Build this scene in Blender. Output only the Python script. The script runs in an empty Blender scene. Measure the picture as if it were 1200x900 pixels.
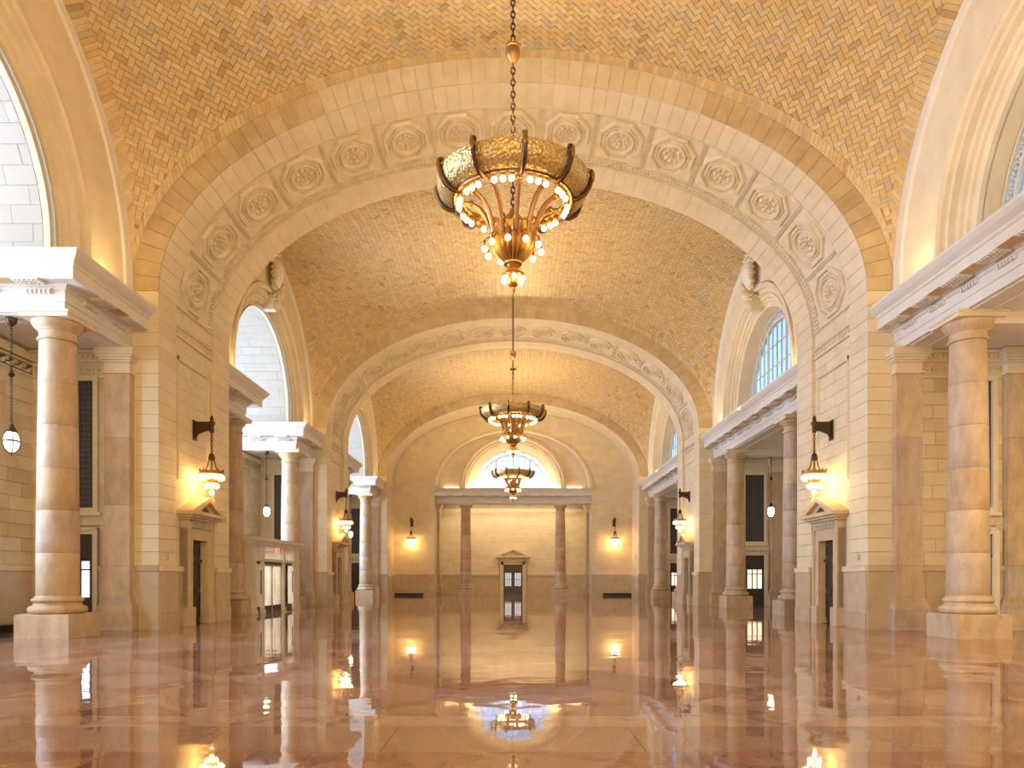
import bpy, math, random
import numpy as np
from mathutils import Vector, Matrix

random.seed(11)
PI = math.pi
SC = bpy.context.scene
COL = SC.collection

# ------------------------------------------------------------------ camera, sky, exposure
cd = bpy.data.cameras.new('camera')
cam = bpy.data.objects.new('camera', cd)
COL.objects.link(cam)
cam.location = (0, 0, 1.6)
cam.rotation_euler = (math.radians(90), 0, 0)
cd.sensor_width = 36
cd.lens = 36 * 855 / 1200
cd.shift_x = -0.001
cd.shift_y = (678.3 - 450) / 1200
cd.clip_end = 400
SC.camera = cam

SC.view_settings.view_transform = 'Standard'
SC.view_settings.look = 'None'
SC.view_settings.gamma = 1
SC.view_settings.use_curve_mapping = False
SC.view_settings.exposure = 0.74

w = bpy.data.worlds.new('sky')
SC.world = w
w.use_nodes = True
wn = w.node_tree
sky = wn.nodes.new('ShaderNodeTexSky')
sky.sky_type = 'NISHITA'
sky.sun_disc = False
sky.sun_elevation = math.radians(38)
sky.sun_rotation = math.radians(200)
wn.links.new(sky.outputs[0], wn.nodes['Background'].inputs[0])
wn.nodes['Background'].inputs[1].default_value = 0.26

WARM = (1.0, 0.71, 0.32)
COOL = (0.92, 0.96, 1.0)


def lamp(name, kind, loc, energy, color, size=1.0, sizey=None, aim=None, parent=None, spread=None):
    l = bpy.data.lights.new(name, kind)
    l.energy = energy
    l.color = color
    if kind == 'AREA':
        l.shape = 'RECTANGLE'
        l.size = size
        l.size_y = sizey or size
        if spread:
            l.spread = spread
    else:
        l.shadow_soft_size = size
    o = bpy.data.objects.new(name, l)
    COL.objects.link(o)
    o.location = loc
    if aim is not None:
        o.rotation_euler = Vector(aim).to_track_quat('-Z', 'Y').to_euler()
    if parent:
        o.parent = parent
    return o


PY = [2.1, 22.93, 43.70, 64.6]        # front faces of the piers
T = 5.72                              # pier thickness
BAYC = [15.38, 36.18, 57.0]           # bay centres
# daylight: the tall glazed ends of the three transepts on the left
for yc in BAYC:
    lamp('transept_daylight', 'AREA', (-20.6, yc, 8.2), 3000, COOL, 8.4, 10.0, (1, 0, -0.03), spread=math.radians(125))
# added warm fill from behind the camera
lamp('rear_fill', 'AREA', (0, -7.4, 8.5), 1800, (1.0, 0.77, 0.44), 14, 12, (0, 1, 0.0))

# ------------------------------------------------------------------ materials


class NT:
    def __init__(s, name):
        s.m = bpy.data.materials.new(name)
        s.m.use_nodes = True
        s.t = s.m.node_tree
        s.b = s.t.nodes['Principled BSDF']
        s.out = s.t.nodes['Material Output']

    def n(s, typ, **kw):
        x = s.t.nodes.new(typ)
        for k, v in kw.items():
            if k.startswith('i_'):
                x.inputs[k[2:]].default_value = v
            else:
                setattr(x, k, v)
        return x

    def l(s, a, b):
        s.t.links.new(a, b)

    def rnd(s):
        g = s.n('ShaderNodeNewGeometry')
        o = s.n('ShaderNodeObjectInfo')
        a = s.n('ShaderNodeMath', operation='ADD')
        s.l(g.outputs['Random Per Island'], a.inputs[0])
        s.l(o.outputs['Random'], a.inputs[1])
        f = s.n('ShaderNodeMath', operation='FRACT')
        s.l(a.outputs[0], f.inputs[0])
        return f.outputs[0], g.outputs['Position']

    def ramp(s, fac, stops, interp='LINEAR'):
        r = s.n('ShaderNodeValToRGB')
        r.color_ramp.interpolation = interp
        e = r.color_ramp.elements
        while len(e) < len(stops):
            e.new(0.5)
        for i, (p, c) in enumerate(stops):
            e[i].position = p
            e[i].color = (*c, 1)
        s.l(fac, r.inputs[0])
        return r.outputs[0]

    def noise(s, pos, scale, detail=3, rough=0.55, dist=0.0):
        t = s.n('ShaderNodeTexNoise')
        t.inputs['Scale'].default_value = scale
        t.inputs['Detail'].default_value = detail
        t.inputs['Roughness'].default_value = rough
        t.inputs['Distortion'].default_value = dist
        if pos is not None:
            s.l(pos, t.inputs['Vector'])
        return t.outputs[0]

    def mul(s, a, b, fac=1.0, blend='MULTIPLY'):
        x = s.n('ShaderNodeMix', data_type='RGBA', blend_type=blend)
        x.inputs[0].default_value = fac
        s.l(a, x.inputs[6])
        s.l(b, x.inputs[7])
        return x.outputs[2]

    def bump(s, h, strength, dist=0.02):
        b = s.n('ShaderNodeBump')
        b.inputs['Strength'].default_value = strength
        b.inputs['Distance'].default_value = dist
        s.l(h, b.inputs['Height'])
        s.l(b.outputs[0], s.b.inputs['Normal'])


def stone(name, stops, mott=0.12, mscale=2.5, rough=0.6, bump=0.15, bscale=25, speck=0.0, stretch=None):
    m = NT(name)
    r, pos = m.rnd()
    c = m.ramp(r, stops)
    if stretch:
        mp = m.n('ShaderNodeMapping')
        mp.inputs['Scale'].default_value = stretch
        m.l(pos, mp.inputs[0])
        pos = mp.outputs[0]
    nz = m.noise(pos, mscale, 5, 0.6)
    lo, hi = 1 - mott * 1.6, 1 + mott * 0.5
    c = m.mul(c, m.ramp(nz, [(0.25, (lo, lo * 0.985, lo * 0.96)), (0.7, (hi, hi, hi))]))
    if speck:
        n2 = m.noise(pos, 38, 2, 0.7)
        c = m.mul(c, m.ramp(n2, [(0.32, (1 - speck,) * 3), (0.46, (1, 1, 1))]))
    m.l(c, m.b.inputs['Base Color'])
    m.b.inputs['Roughness'].default_value = rough
    if bump:
        m.bump(m.noise(pos, bscale, 3), bump, 0.01)
    return m.m


def plain(name, col, rough=0.5, metal=0.0, emit=None, estr=0.0):
    m = NT(name)
    m.b.inputs['Base Color'].default_value = (*col, 1)
    m.b.inputs['Roughness'].default_value = rough
    m.b.inputs['Metallic'].default_value = metal
    if emit:
        m.b.inputs['Emission Color'].default_value = (*emit, 1)
        m.b.inputs['Emission Strength'].default_value = estr
    return m.m


M = {}
M['lime'] = stone('buff_limestone', [(0, (.75, .63, .42)), (.25, (.79, .67, .455)), (.6, (.82, .70, .48)), (.85, (.78, .65, .43)), (1, (.81, .70, .49))], .06, 1.6)
M['limevar'] = stone('banded_limestone', [(0, (.62, .49, .32)), (.25, (.73, .61, .42)), (.6, (.78, .66, .47)), (.85, (.68, .54, .35)), (1, (.75, .63, .47))], .08, 1.6)
M['joint'] = stone('lime_mortar', [(0, (.58, .49, .34)), (1, (.61, .52, .37))], .08)
M['ent'] = stone('pale_limestone', [(0, (.74, .69, .61)), (1, (.78, .73, .66))], .05, 1.2)
M['white'] = stone('white_glazed_stone', [(0, (.53, .495, .43)), (1, (.56, .525, .46))], .03, .8, .35, 0)
M['whitejoint'] = stone('white_stone_joint', [(0, (.50, .47, .41)), (1, (.52, .49, .43))], .03)
M['doorstone'] = stone('door_surround_stone', [(0, (.62, .48, .30)), (1, (.67, .53, .34))], .10, 2.5)
M['archface'] = stone('arch_crown_face', [(0, (.60, .50, .34)), (1, (.64, .54, .38))], .08)  # arch limestone again, its colour darkened to offset the strong front light
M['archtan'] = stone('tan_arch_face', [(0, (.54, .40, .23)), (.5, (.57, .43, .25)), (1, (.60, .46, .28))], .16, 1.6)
M['arch'] = stone('arch_limestone', [(0, (.75, .635, .45)), (.5, (.77, .655, .47)), (1, (.79, .675, .49))], .08, 1.2)
M['orn'] = stone('carved_limestone', [(0, (.77, .655, .47)), (1, (.80, .685, .50))], .10, 2.5)
M['trav'] = stone('travertine', [(0, (.53, .36, .19)), (.3, (.60, .43, .25)), (.6, (.65, .49, .31)), (.85, (.54, .405, .30)), (1, (.62, .45, .265))], .19, 3.0, .60, .15, 30, .18, (1, 1, .4))
M['dado'] = stone('dado_travertine', [(0, (.56, .43, .27)), (1, (.63, .50, .33))], .12, 1.8, .45, .1, 30, .08)
M['brick'] = stone('vault_tile', [(0, (.58, .41, .19)), (.15, (.63, .46, .23)), (.35, (.68, .52, .30)), (.5, (.60, .47, .30)), (.62, (.51, .40, .27)), (.75, (.68, .51, .26)), (.9, (.60, .42, .20)), (.965, (.57, .41, .20)), (.975, (.48, .33, .17)), (1, (.46, .31, .16))], .10, 6, .36, .1, 40)
M['mortar'] = stone('vault_mortar', [(0, (.37, .26, .14)), (1, (.41, .29, .16))], .1)
M['bronze'] = plain('dark_bronze', (.10, .055, .03), .42, .85)
M['gold'] = plain('gilt_bronze', (.36, .20, .06), .42, .85)
M['copper'] = plain('brown_copper', (.30, .16, .07), .45, .8)
M['bulb'] = plain('lamp_glass', (1, .9, .7), .3, 0, (1, .66, .26), 19.0)
M['lampglass'] = plain('lantern_glass', (1, .9, .7), .3, 0, (1, .64, .24), 19.0)
M['globe'] = plain('opal_glass', (1, .95, .85), .3, 0, (1, .78, .46), 4.0)
M['door'] = plain('dark_walnut', (.055, .028, .020), .35)
M['grille'] = plain('grille_paint', (.060, .052, .048), .6)
M['grillebar'] = plain('grille_bar', (.14, .12, .11), .5)
M['black'] = plain('black_metal', (.02, .02, .02), .4)
M['steel'] = plain('brushed_steel', (.55, .55, .55), .3, .9)
M['daypane'] = plain('daylit_glass', (.8, .9, 1), .1, 0, (.75, .9, 1), 1.3)
M['dimpane'] = plain('dim_glass', (.3, .33, .36), .1, 0, (.8, .9, 1), .28)
M['warmpane'] = plain('lit_glass', (.9, .85, .7), .1, 0, (1, .86, .62), .75)
M['vest'] = stone('grey_beige_frame', [(0, (.66, .62, .54)), (1, (.70, .66, .58))], .05)
M['red'] = plain('exit_red', (.6, .03, .03), .4, 0, (1, .05, .03), .9)
M['signface'] = plain('sign_white', (.85, .72, .70), .4, 0, (1, .35, .3), .22)
M['frame'] = plain('window_paint', (.62, .60, .55), .5)
M['copperleaf'] = plain('ornate_soffit', (.55, .38, .17), .5, .15)


def glass_mat(name='window_glass', tint=(.80, .88, 1)):
    m = NT(name)
    t = m.n('ShaderNodeBsdfTransparent')
    t.inputs[0].default_value = (*tint, 1)
    g = m.n('ShaderNodeBsdfGlossy')
    g.inputs['Roughness'].default_value = .05
    x = m.n('ShaderNodeMixShader')
    x.inputs[0].default_value = .10
    m.l(t.outputs[0], x.inputs[1])
    m.l(g.outputs[0], x.inputs[2])
    m.l(x.outputs[0], m.out.inputs[0])
    return m.m


M['glass'] = glass_mat()
M['clear'] = glass_mat('clear_glass', (.95, .95, .92))


def gilt_scale():
    m = NT('gilt_scale_relief')
    g = m.n('ShaderNodeNewGeometry')
    wv = m.n('ShaderNodeTexVoronoi')
    wv.inputs['Scale'].default_value = 17
    m.l(g.outputs['Position'], wv.inputs['Vector'])
    c = m.ramp(wv.outputs['Distance'], [(0, (.78, .60, .27)), (.5, (.62, .45, .18)), (1, (.40, .27, .10))])
    m.l(c, m.b.inputs['Base Color'])
    m.b.inputs['Metallic'].default_value = .8
    m.b.inputs['Roughness'].default_value = .48
    m.bump(wv.outputs['Distance'], .6, .03)
    return m.m


M['scale'] = gilt_scale()


def floor_mat(name, stops, veins=.36, gran=False):
    m = NT(name)
    r, pos = m.rnd()
    c = m.ramp(r, stops)
    # each slab turned its own way so veins do not run through the joints
    vm = m.n('ShaderNodeVectorMath', operation='ADD')
    sc = m.n('ShaderNodeMath', operation='MULTIPLY')
    sc.inputs[1].default_value = 60
    m.l(r, sc.inputs[0])
    cb = m.n('ShaderNodeCombineXYZ')
    m.l(sc.outputs[0], cb.inputs[0])
    m.l(sc.outputs[0], cb.inputs[2])
    m.l(pos, vm.inputs[0])
    m.l(cb.outputs[0], vm.inputs[1])
    if gran:
        n = m.noise(vm.outputs[0], 60, 2, .8)
        c = m.mul(c, m.ramp(n, [(.3, (.62, .60, .58)), (.6, (1.12, 1.1, 1.08))]))
    else:
        n = m.noise(vm.outputs[0], 1.1, 6, .62, 1.4)
        c = m.mul(c, m.ramp(n, [(.28, (1 - veins * 1.5, 1 - veins * 1.8, 1 - veins * 1.9)), (.5, (1, 1, 1)), (.72, (1.12, 1.14, 1.16))]))
    m.l(c, m.b.inputs['Base Color'])
    m.b.inputs['Roughness'].default_value = .025
    m.b.inputs['IOR'].default_value = 1.75
    n2 = m.noise(pos, .9, 2, .5)
    m.bump(n2, .30, .02)
    return m.m


M['slab'] = floor_mat('polished_marble', [(0, (.26, .118, .072)), (.3, (.33, .170, .115)), (.6, (.38, .215, .152)), (.85, (.27, .128, .082)), (1, (.35, .20, .145))])
M['slabpale'] = floor_mat('pale_marble', [(0, (.39, .24, .17)), (1, (.43, .275, .20))], .35)
M['granite'] = floor_mat('speckled_granite', [(0, (.31, .185, .125)), (1, (.34, .21, .145))], gran=True)
M['floorbase'] = plain('floor_grout', (.22, .14, .09), .5)

# ------------------------------------------------------------------ mesh helpers


class MB:
    def __init__(s):
        s.v, s.f, s.sm = [], [], []
        s.sharp = 38

    def add(s, vs, fs, smooth=False):
        b = len(s.v)
        s.v.extend(vs)
        s.f.extend(tuple(i + b for i in f) for f in fs)
        s.sm.extend([smooth] * len(fs))
        return s

    def box(s, x0, x1, y0, y1, z0, z1):
        return s.add([(x0, y0, z0), (x1, y0, z0), (x1, y1, z0), (x0, y1, z0), (x0, y0, z1), (x1, y0, z1), (x1, y1, z1), (x0, y1, z1)],
                     [(0, 3, 2, 1), (4, 5, 6, 7), (0, 1, 5, 4), (1, 2, 6, 5), (2, 3, 7, 6), (3, 0, 4, 7)])

    def hexa(s, p):
        """eight corners: four of one end, four of the other"""
        return s.add(p, [(0, 3, 2, 1), (4, 5, 6, 7), (0, 1, 5, 4), (1, 2, 6, 5), (2, 3, 7, 6), (3, 0, 4, 7)])

    def prism(s, poly, axis, a0, a1):
        n = len(poly)
        def P(p, a):
            return {'x': (a, p[0], p[1]), 'y': (p[0], a, p[1]), 'z': (p[0], p[1], a)}[axis]
        vs = [P(p, a0) for p in poly] + [P(p, a1) for p in poly]
        fs = [tuple(range(n))[::-1], tuple(range(n, 2 * n))] + [(i, (i + 1) % n, n + (i + 1) % n, n + i) for i in range(n)]
        return s.add(vs, fs)

    def lathe(s, prof, n=24, c=(0, 0), sq=False, close=True, smooth=True):
        vs, fs = [], []
        for r, z in prof:
            for k in range(n):
                a = 2 * PI * (k + (.5 if sq else 0)) / n
                vs.append((c[0] + r * math.cos(a), c[1] + r * math.sin(a), z))
        for i in range(len(prof) - 1):
            for k in range(n):
                k2 = (k + 1) % n
                fs.append((i * n + k, i * n + k2, (i + 1) * n + k2, (i + 1) * n + k))
        if close:
            if prof[0][0] > 1e-4:
                fs.append(tuple(range(n))[::-1])
            if prof[-1][0] > 1e-4:
                o = (len(prof) - 1) * n
                fs.append(tuple(range(o, o + n)))
        return s.add(vs, fs, smooth)

    def grid(s, rows, smooth=False, flip=False, loop=False):
        """quads between successive rows of points"""
        n = len(rows[0])
        vs = [p for r in rows for p in r]
        fs = []
        for i in range(len(rows) - 1):
            for k in range(n if loop else n - 1):
                k2 = (k + 1) % n
                q = (i * n + k, i * n + k2, (i + 1) * n + k2, (i + 1) * n + k)
                fs.append(q[::-1] if flip else q)
        return s.add(vs, fs, smooth)

    def tube(s, pts, r, n=8, closed=False):
        pts = [Vector(p) for p in pts]
        rows = []
        m = len(pts)
        for i, p in enumerate(pts):
            if closed:
                d = pts[(i + 1) % m] - pts[i - 1]
            else:
                d = pts[min(i + 1, m - 1)] - pts[max(i - 1, 0)]
            d.normalize()
            u = d.cross(Vector((0, 0, 1)))
            if u.length < .05:
                u = d.cross(Vector((1, 0, 0)))
            u.normalize()
            v = d.cross(u)
            rr = r[i] if isinstance(r, (list, tuple)) else r
            rows.append([tuple(p + (u * math.cos(2 * PI * k / n) + v * math.sin(2 * PI * k / n)) * rr) for k in range(n)])
        if closed:
            rows.append(rows[0])
        s.grid(rows, True, loop=True)
        if not closed:
            b = len(s.v)
            s.add(rows[0], [tuple(range(n))])
            s.add(rows[-1], [tuple(range(n))[::-1]])
        return s

    def ball(s, c, r, n=10, m=6, sz=1.0):
        prof = [(max(r * math.sin(PI * i / m), 1e-5), c[2] - r * sz * math.cos(PI * i / m)) for i in range(m + 1)]
        return s.lathe(prof, n, (c[0], c[1]), close=False)

    def mesh(s, name, mat):
        me = bpy.data.meshes.new(name)
        me.from_pydata(s.v, [], s.f)
        me.polygons.foreach_set('use_smooth', s.sm)
        if any(s.sm):
            try:
                me.set_sharp_from_angle(angle=math.radians(s.sharp))
            except Exception:
                pass
        me.materials.append(mat)
        return me

    def build(s, name, mat, parent=None, loc=(0, 0, 0)):
        o = bpy.data.objects.new(name, s.mesh(name, mat))
        COL.objects.link(o)
        o.location = loc
        if parent:
            o.parent = parent
        return o


_cube = {}


def piece(name, mat, parent, x0, x1, y0, y1, z0, z1):
    """one block, tile or bar as an object of its own; all of a material share one mesh"""
    if mat.name not in _cube:
        _cube[mat.name] = MB().box(-.5, .5, -.5, .5, -.5, .5).mesh('block', mat)
    o = bpy.data.objects.new(name, _cube[mat.name])
    COL.objects.link(o)
    o.location = ((x0 + x1) / 2, (y0 + y1) / 2, (z0 + z1) / 2)
    o.scale = (abs(x1 - x0), abs(y1 - y0), abs(z1 - z0))
    o.parent = parent
    return o


def thing(name, label, cat, loc=(0, 0, 0), rotz=0, group=None, sx=1):
    o = bpy.data.objects.new(name, None)
    COL.objects.link(o)
    o.location = loc
    o.rotation_euler = (0, 0, rotz)
    o.scale = (sx, 1, 1)
    o.empty_display_size = .1
    o['label'] = label
    o['category'] = cat
    if group:
        o['group'] = group
    return o


def struct(name, loc=(0, 0, 0), rotz=0, sx=1):
    o = bpy.data.objects.new(name, None)
    COL.objects.link(o)
    o.location = loc
    o.rotation_euler = (0, 0, rotz)
    o.scale = (sx, 1, 1)
    o['kind'] = 'structure'
    return o


KIDS = {}


def kids_index():
    KIDS.clear()
    for o in SC.objects:
        if o.parent:
            KIDS.setdefault(o.parent.name, []).append(o)


def dup(root, loc, rotz=0, sx=1, label=None, name=None):
    """a copy of a thing with copies of its parts and sub-parts (kids_index() first)"""
    r = root.copy()
    if name:
        r.name = name
    COL.objects.link(r)
    r.location = loc
    r.rotation_euler = (0, 0, rotz)
    r.scale = (sx, 1, 1)
    if label:
        r['label'] = label
    for ch in KIDS.get(root.name, []):
        c = ch.copy()
        COL.objects.link(c)
        c.parent = r
        for g in KIDS.get(ch.name, []):
            d = g.copy()
            COL.objects.link(d)
            d.parent = c
    return r


def courses(parent, mat, face, u0, u1, z0, z1, d0, d1, ch=.43, ln=1.0, holes=(), seed=1, name='stone_block', gap=.011):
    """a wall of coursed blocks. face 'x': u runs along y and d along x; face 'y': u along x and d along y. holes: (u0,u1,z0,z1)"""
    rg = random.Random(seed)
    n = max(1, round((z1 - z0) / ch))
    h = (z1 - z0) / n
    out = []
    for i in range(n):
        za, zb = z0 + i * h, z0 + (i + 1) * h
        cuts = [(u0, u1)]
        for a, b, c, d in holes:
            if zb > c + .02 and za < d - .02:
                nc = []
                for p, q in cuts:
                    if b <= p or a >= q:
                        nc.append((p, q))
                    else:
                        if a - p > .05:
                            nc.append((p, a))
                        if q - b > .05:
                            nc.append((b, q))
                cuts = nc
        for p, q in cuts:
            k = max(1, round((q - p) / ln))
            off = (.5 if i % 2 else 0) if k > 1 else 0
            es = [p] + sorted(min(max(p + (q - p) * (j + off * .9 + rg.uniform(-.12, .12)) / k, p + .12), q - .12) for j in range(0 if off else 1, k)) + [q]
            for a, b in zip(es[:-1], es[1:]):
                if b - a < .06:
                    continue
                pr = rg.uniform(-.003, .003)
                g = gap / 2
                if face == 'x':
                    out.append((d0 + pr, d1, a + g, b - g, za + g, zb - g))
                else:
                    out.append((a + g, b - g, d0 + pr, d1, za + g, zb - g))
    if mat is None:
        return out
    for b in out:
        piece(name, mat, parent, *b)
    return out


# ------------------------------------------------------------------ arch curve: distance along an ellipse
AX, AB, ZS = 11.15, 6.57, 10.65


class Curve:
    def __init__(s, a, b, zs):
        t = np.linspace(0, PI / 2, 2001)
        x, z = a * np.sin(t), zs + b * np.cos(t)
        d = np.concatenate([[0], np.cumsum(np.hypot(np.diff(x), np.diff(z)))])
        s.a, s.b, s.zs, s.t, s.d, s.L = a, b, zs, t, d, d[-1]

    def at(s, q):
        """point and outward normal at distance q from the crown (past the spring it runs straight down)"""
        sg = 1 if q >= 0 else -1
        q = abs(q)
        if q > s.L:
            return sg * s.a, s.zs - (q - s.L), sg * 1.0, 0.0
        t = float(np.interp(q, s.d, s.t))
        nx, nz = s.b * math.sin(t), s.a * math.cos(t)
        k = math.hypot(nx, nz)
        return sg * s.a * math.sin(t), s.zs + s.b * math.cos(t), sg * nx / k, nz / k


CV = Curve(AX, AB, ZS)


def apt(q, y, h):
    """point on the arch soffit: distance q from the crown, depth y, h outward (away from the hall)"""
    x, z, nx, nz = CV.at(q)
    return (x + nx * h, y, z + nz * h)


# ------------------------------------------------------------------ the vault surface
VA, VB, VH = 12.0, 7.55, 7.36


def vz(x, y):
    return ZS + VH * np.sqrt(np.clip(1 - (np.asarray(x) * y / (VA * VB)) ** 2, 0, 1))


# ------------------------------------------------------------------ floor
fl = struct('floor')
MB().box(-20.5, 17, -8, 76, -.4, -.03).build('floor_bed', M['floorbase'], fl)


def clip_poly(poly, x0, x1, y0, y1):
    def cut(ps, f):
        out = []
        for i, p in enumerate(ps):
            q = ps[(i + 1) % len(ps)]
            a, b = f(p), f(q)
            if a >= 0:
                out.append(p)
            if (a >= 0) != (b >= 0):
                k = a / (a - b)
                out.append((p[0] + (q[0] - p[0]) * k, p[1] + (q[1] - p[1]) * k))
        return out
    for f in (lambda p: p[0] - x0, lambda p: x1 - p[0], lambda p: p[1] - y0, lambda p: y1 - p[1]):
        poly = cut(poly, f)
        if len(poly) < 3:
            return []
    return poly


def area(p):
    return abs(sum(p[i][0] * p[(i + 1) % len(p)][1] - p[(i + 1) % len(p)][0] * p[i][1] for i in range(len(p)))) / 2


slabs = []          # (polygon, material key)


def shrink(p, g=.003):
    cx, cy = sum(a for a, _ in p) / len(p), sum(b for _, b in p) / len(p)
    return [(cx + (a - cx) * (1 - g / max(math.hypot(a - cx, b - cy), .05)), cy + (b - cy) * (1 - g / max(math.hypot(a - cx, b - cy), .05))) for a, b in p]


def rect_slabs(x0, x1, y0, y1, nx, ny, key):
    for i in range(nx):
        for j in range(ny):
            xa, xb = x0 + (x1 - x0) * i / nx, x0 + (x1 - x0) * (i + 1) / nx
            ya, yb = y0 + (y1 - y0) * j / ny, y0 + (y1 - y0) * (j + 1) / ny
            slabs.append(([(xa, ya), (xb, ya), (xb, yb), (xa, yb)], key))


def diag_slabs(x0, x1, y0, y1, step, keyf):
    n = int((x1 - x0 + y1 - y0) / step) + 3
    cx, cy = (x0 + x1) / 2, (y0 + y1) / 2
    h = step / 2
    for i in range(-n, n + 1):
        for j in range(-n, n + 1):
            px, py = cx + (i + j) * h, cy + (i - j) * h
            p = clip_poly([(px - h, py), (px, py - h), (px + h, py), (px, py + h)], x0, x1, y0, y1)
            if p and area(p) > .02:
                slabs.append((p, keyf(i, j)))


YE = [-8.0, 2.3]
for k in range(4):
    f, bk = PY[k], PY[k] + (T if k < 3 else 9.9)
    # pier zone: straight slabs with pale cross bands
    if k == 0:
        rect_slabs(-11.1, 11.1, -8, 6.75, 12, 8, 'slab')
        rect_slabs(-11.1, 11.1, 6.75, 7.9, 9, 1, 'granite')
    else:
        rect_slabs(-11.1, 11.1, f - .2, f + .9, 9, 1, 'granite')
        rect_slabs(-11.1, 11.1, f + .9, bk - .9, 14, 3 if k < 3 else 6, 'slab')
        rect_slabs(-11.1, 11.1, bk - .9, bk + .2, 9, 1, 'granite')
for k in range(3):
    a, b = PY[k] + T + (.08 if k == 0 else .2), PY[k + 1] - .2
    rect_slabs(-11.1, -10.0, a, b, 1, 8, 'granite')
    rect_slabs(10.0, 11.1, a, b, 1, 8, 'granite')
    rect_slabs(-10.0, -9.4, a, b, 1, 9, 'slabpale')
    rect_slabs(9.4, 10.0, a, b, 1, 9, 'slabpale')
    rect_slabs(-9.4, 9.4, a, a + .6, 12, 1, 'slabpale')
    rect_slabs(-9.4, 9.4, b - .6, b, 12, 1, 'slabpale')
    diag_slabs(-9.4, 9.4, a + .6, b - .6, 2.35, lambda i, j: 'slabpale' if (i % 4 == 0) != (j % 4 == 0) else 'slab')
    rect_slabs(11.1, 16.2, PY[k] + T, PY[k + 1], 4, 10, 'slab')
    rect_slabs(-20, -11.1, PY[k] + T, PY[k + 1], 7, 10, 'slab')


def on_screen(p):
    return p[1] > 5.9 and abs(p[0]) < p[1] * .72


def px(p, z=0.0):
    return 600 + p[0] * 855 / p[1], 678.3 - (z - 1.6) * 855 / p[1]


scored = []
for idx, (p, k) in enumerate(slabs):
    c = (sum(a for a, _ in p) / len(p), sum(b for _, b in p) / len(p))
    scored.append((area(p) * 1368 / c[1] ** 3 if c[1] > 5.5 and abs(c[0]) < c[1] * .75 + .8 else 0, idx))
near = {i for s_, i in sorted(scored, reverse=True)[:300] if s_ > 0}
rest = {k: MB() for k in ('slab', 'slabpale', 'granite')}
rg = random.Random(5)
for i, (p, k) in enumerate(slabs):
    q = shrink(p)
    n = len(q)
    mb = MB() if i in near else rest[k]
    tx, ty = rg.gauss(0, .0004), rg.gauss(0, .0004)
    cx, cy = sum(a for a, _ in q) / n, sum(b for _, b in q) / n
    vs = [(a, b, -.031) for a, b in q] + [(a, b, (a - cx) * tx + (b - cy) * ty) for a, b in q]
    if area(q) and sum(q[j][0] * q[(j + 1) % n][1] - q[(j + 1) % n][0] * q[j][1] for j in range(n)) < 0:
        order = list(range(n))[::-1]
    else:
        order = list(range(n))
    mb.add(vs, [tuple(n + j for j in order)] + [(j, (j + 1) % n, n + (j + 1) % n, n + j) for j in range(n)])
    if i in near:
        mb.build('marble_slab' if k != 'granite' else 'granite_slab', M[k], fl)
for k, mb in rest.items():
    mb.build({'slab': 'far_marble_slab', 'slabpale': 'far_pale_slab', 'granite': 'far_granite_slab'}[k], M[k], fl)['kind'] = 'stuff'

# ------------------------------------------------------------------ piers
ZE = 8.75           # underside of the entablature
ZC = 10.12          # top of the cornice


def key_frieze(mb, u0, u1, z0, z1, place):
    """a meander band: small bars; place(u0,u1,z0,z1) adds a box"""
    h = z1 - z0
    t = h / 6
    n = max(1, int((u1 - u0) / (h * 1.15)))
    wd = (u1 - u0) / n
    place(u0, u1, z1 - t, z1)
    place(u0, u1, z0, z0 + t)
    for i in range(n):
        a = u0 + i * wd
        place(a + .06 * wd, a + .06 * wd + t, z0, z1 - 2 * t)
        place(a + .06 * wd, a + .72 * wd, z1 - 2.9 * t, z1 - 1.9 * t)
        place(a + .72 * wd - t, a + .72 * wd, z0 + 2 * t, z1 - 2 * t)
        place(a + .36 * wd, a + .72 * wd, z0 + 2 * t, z0 + 3 * t)


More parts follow.
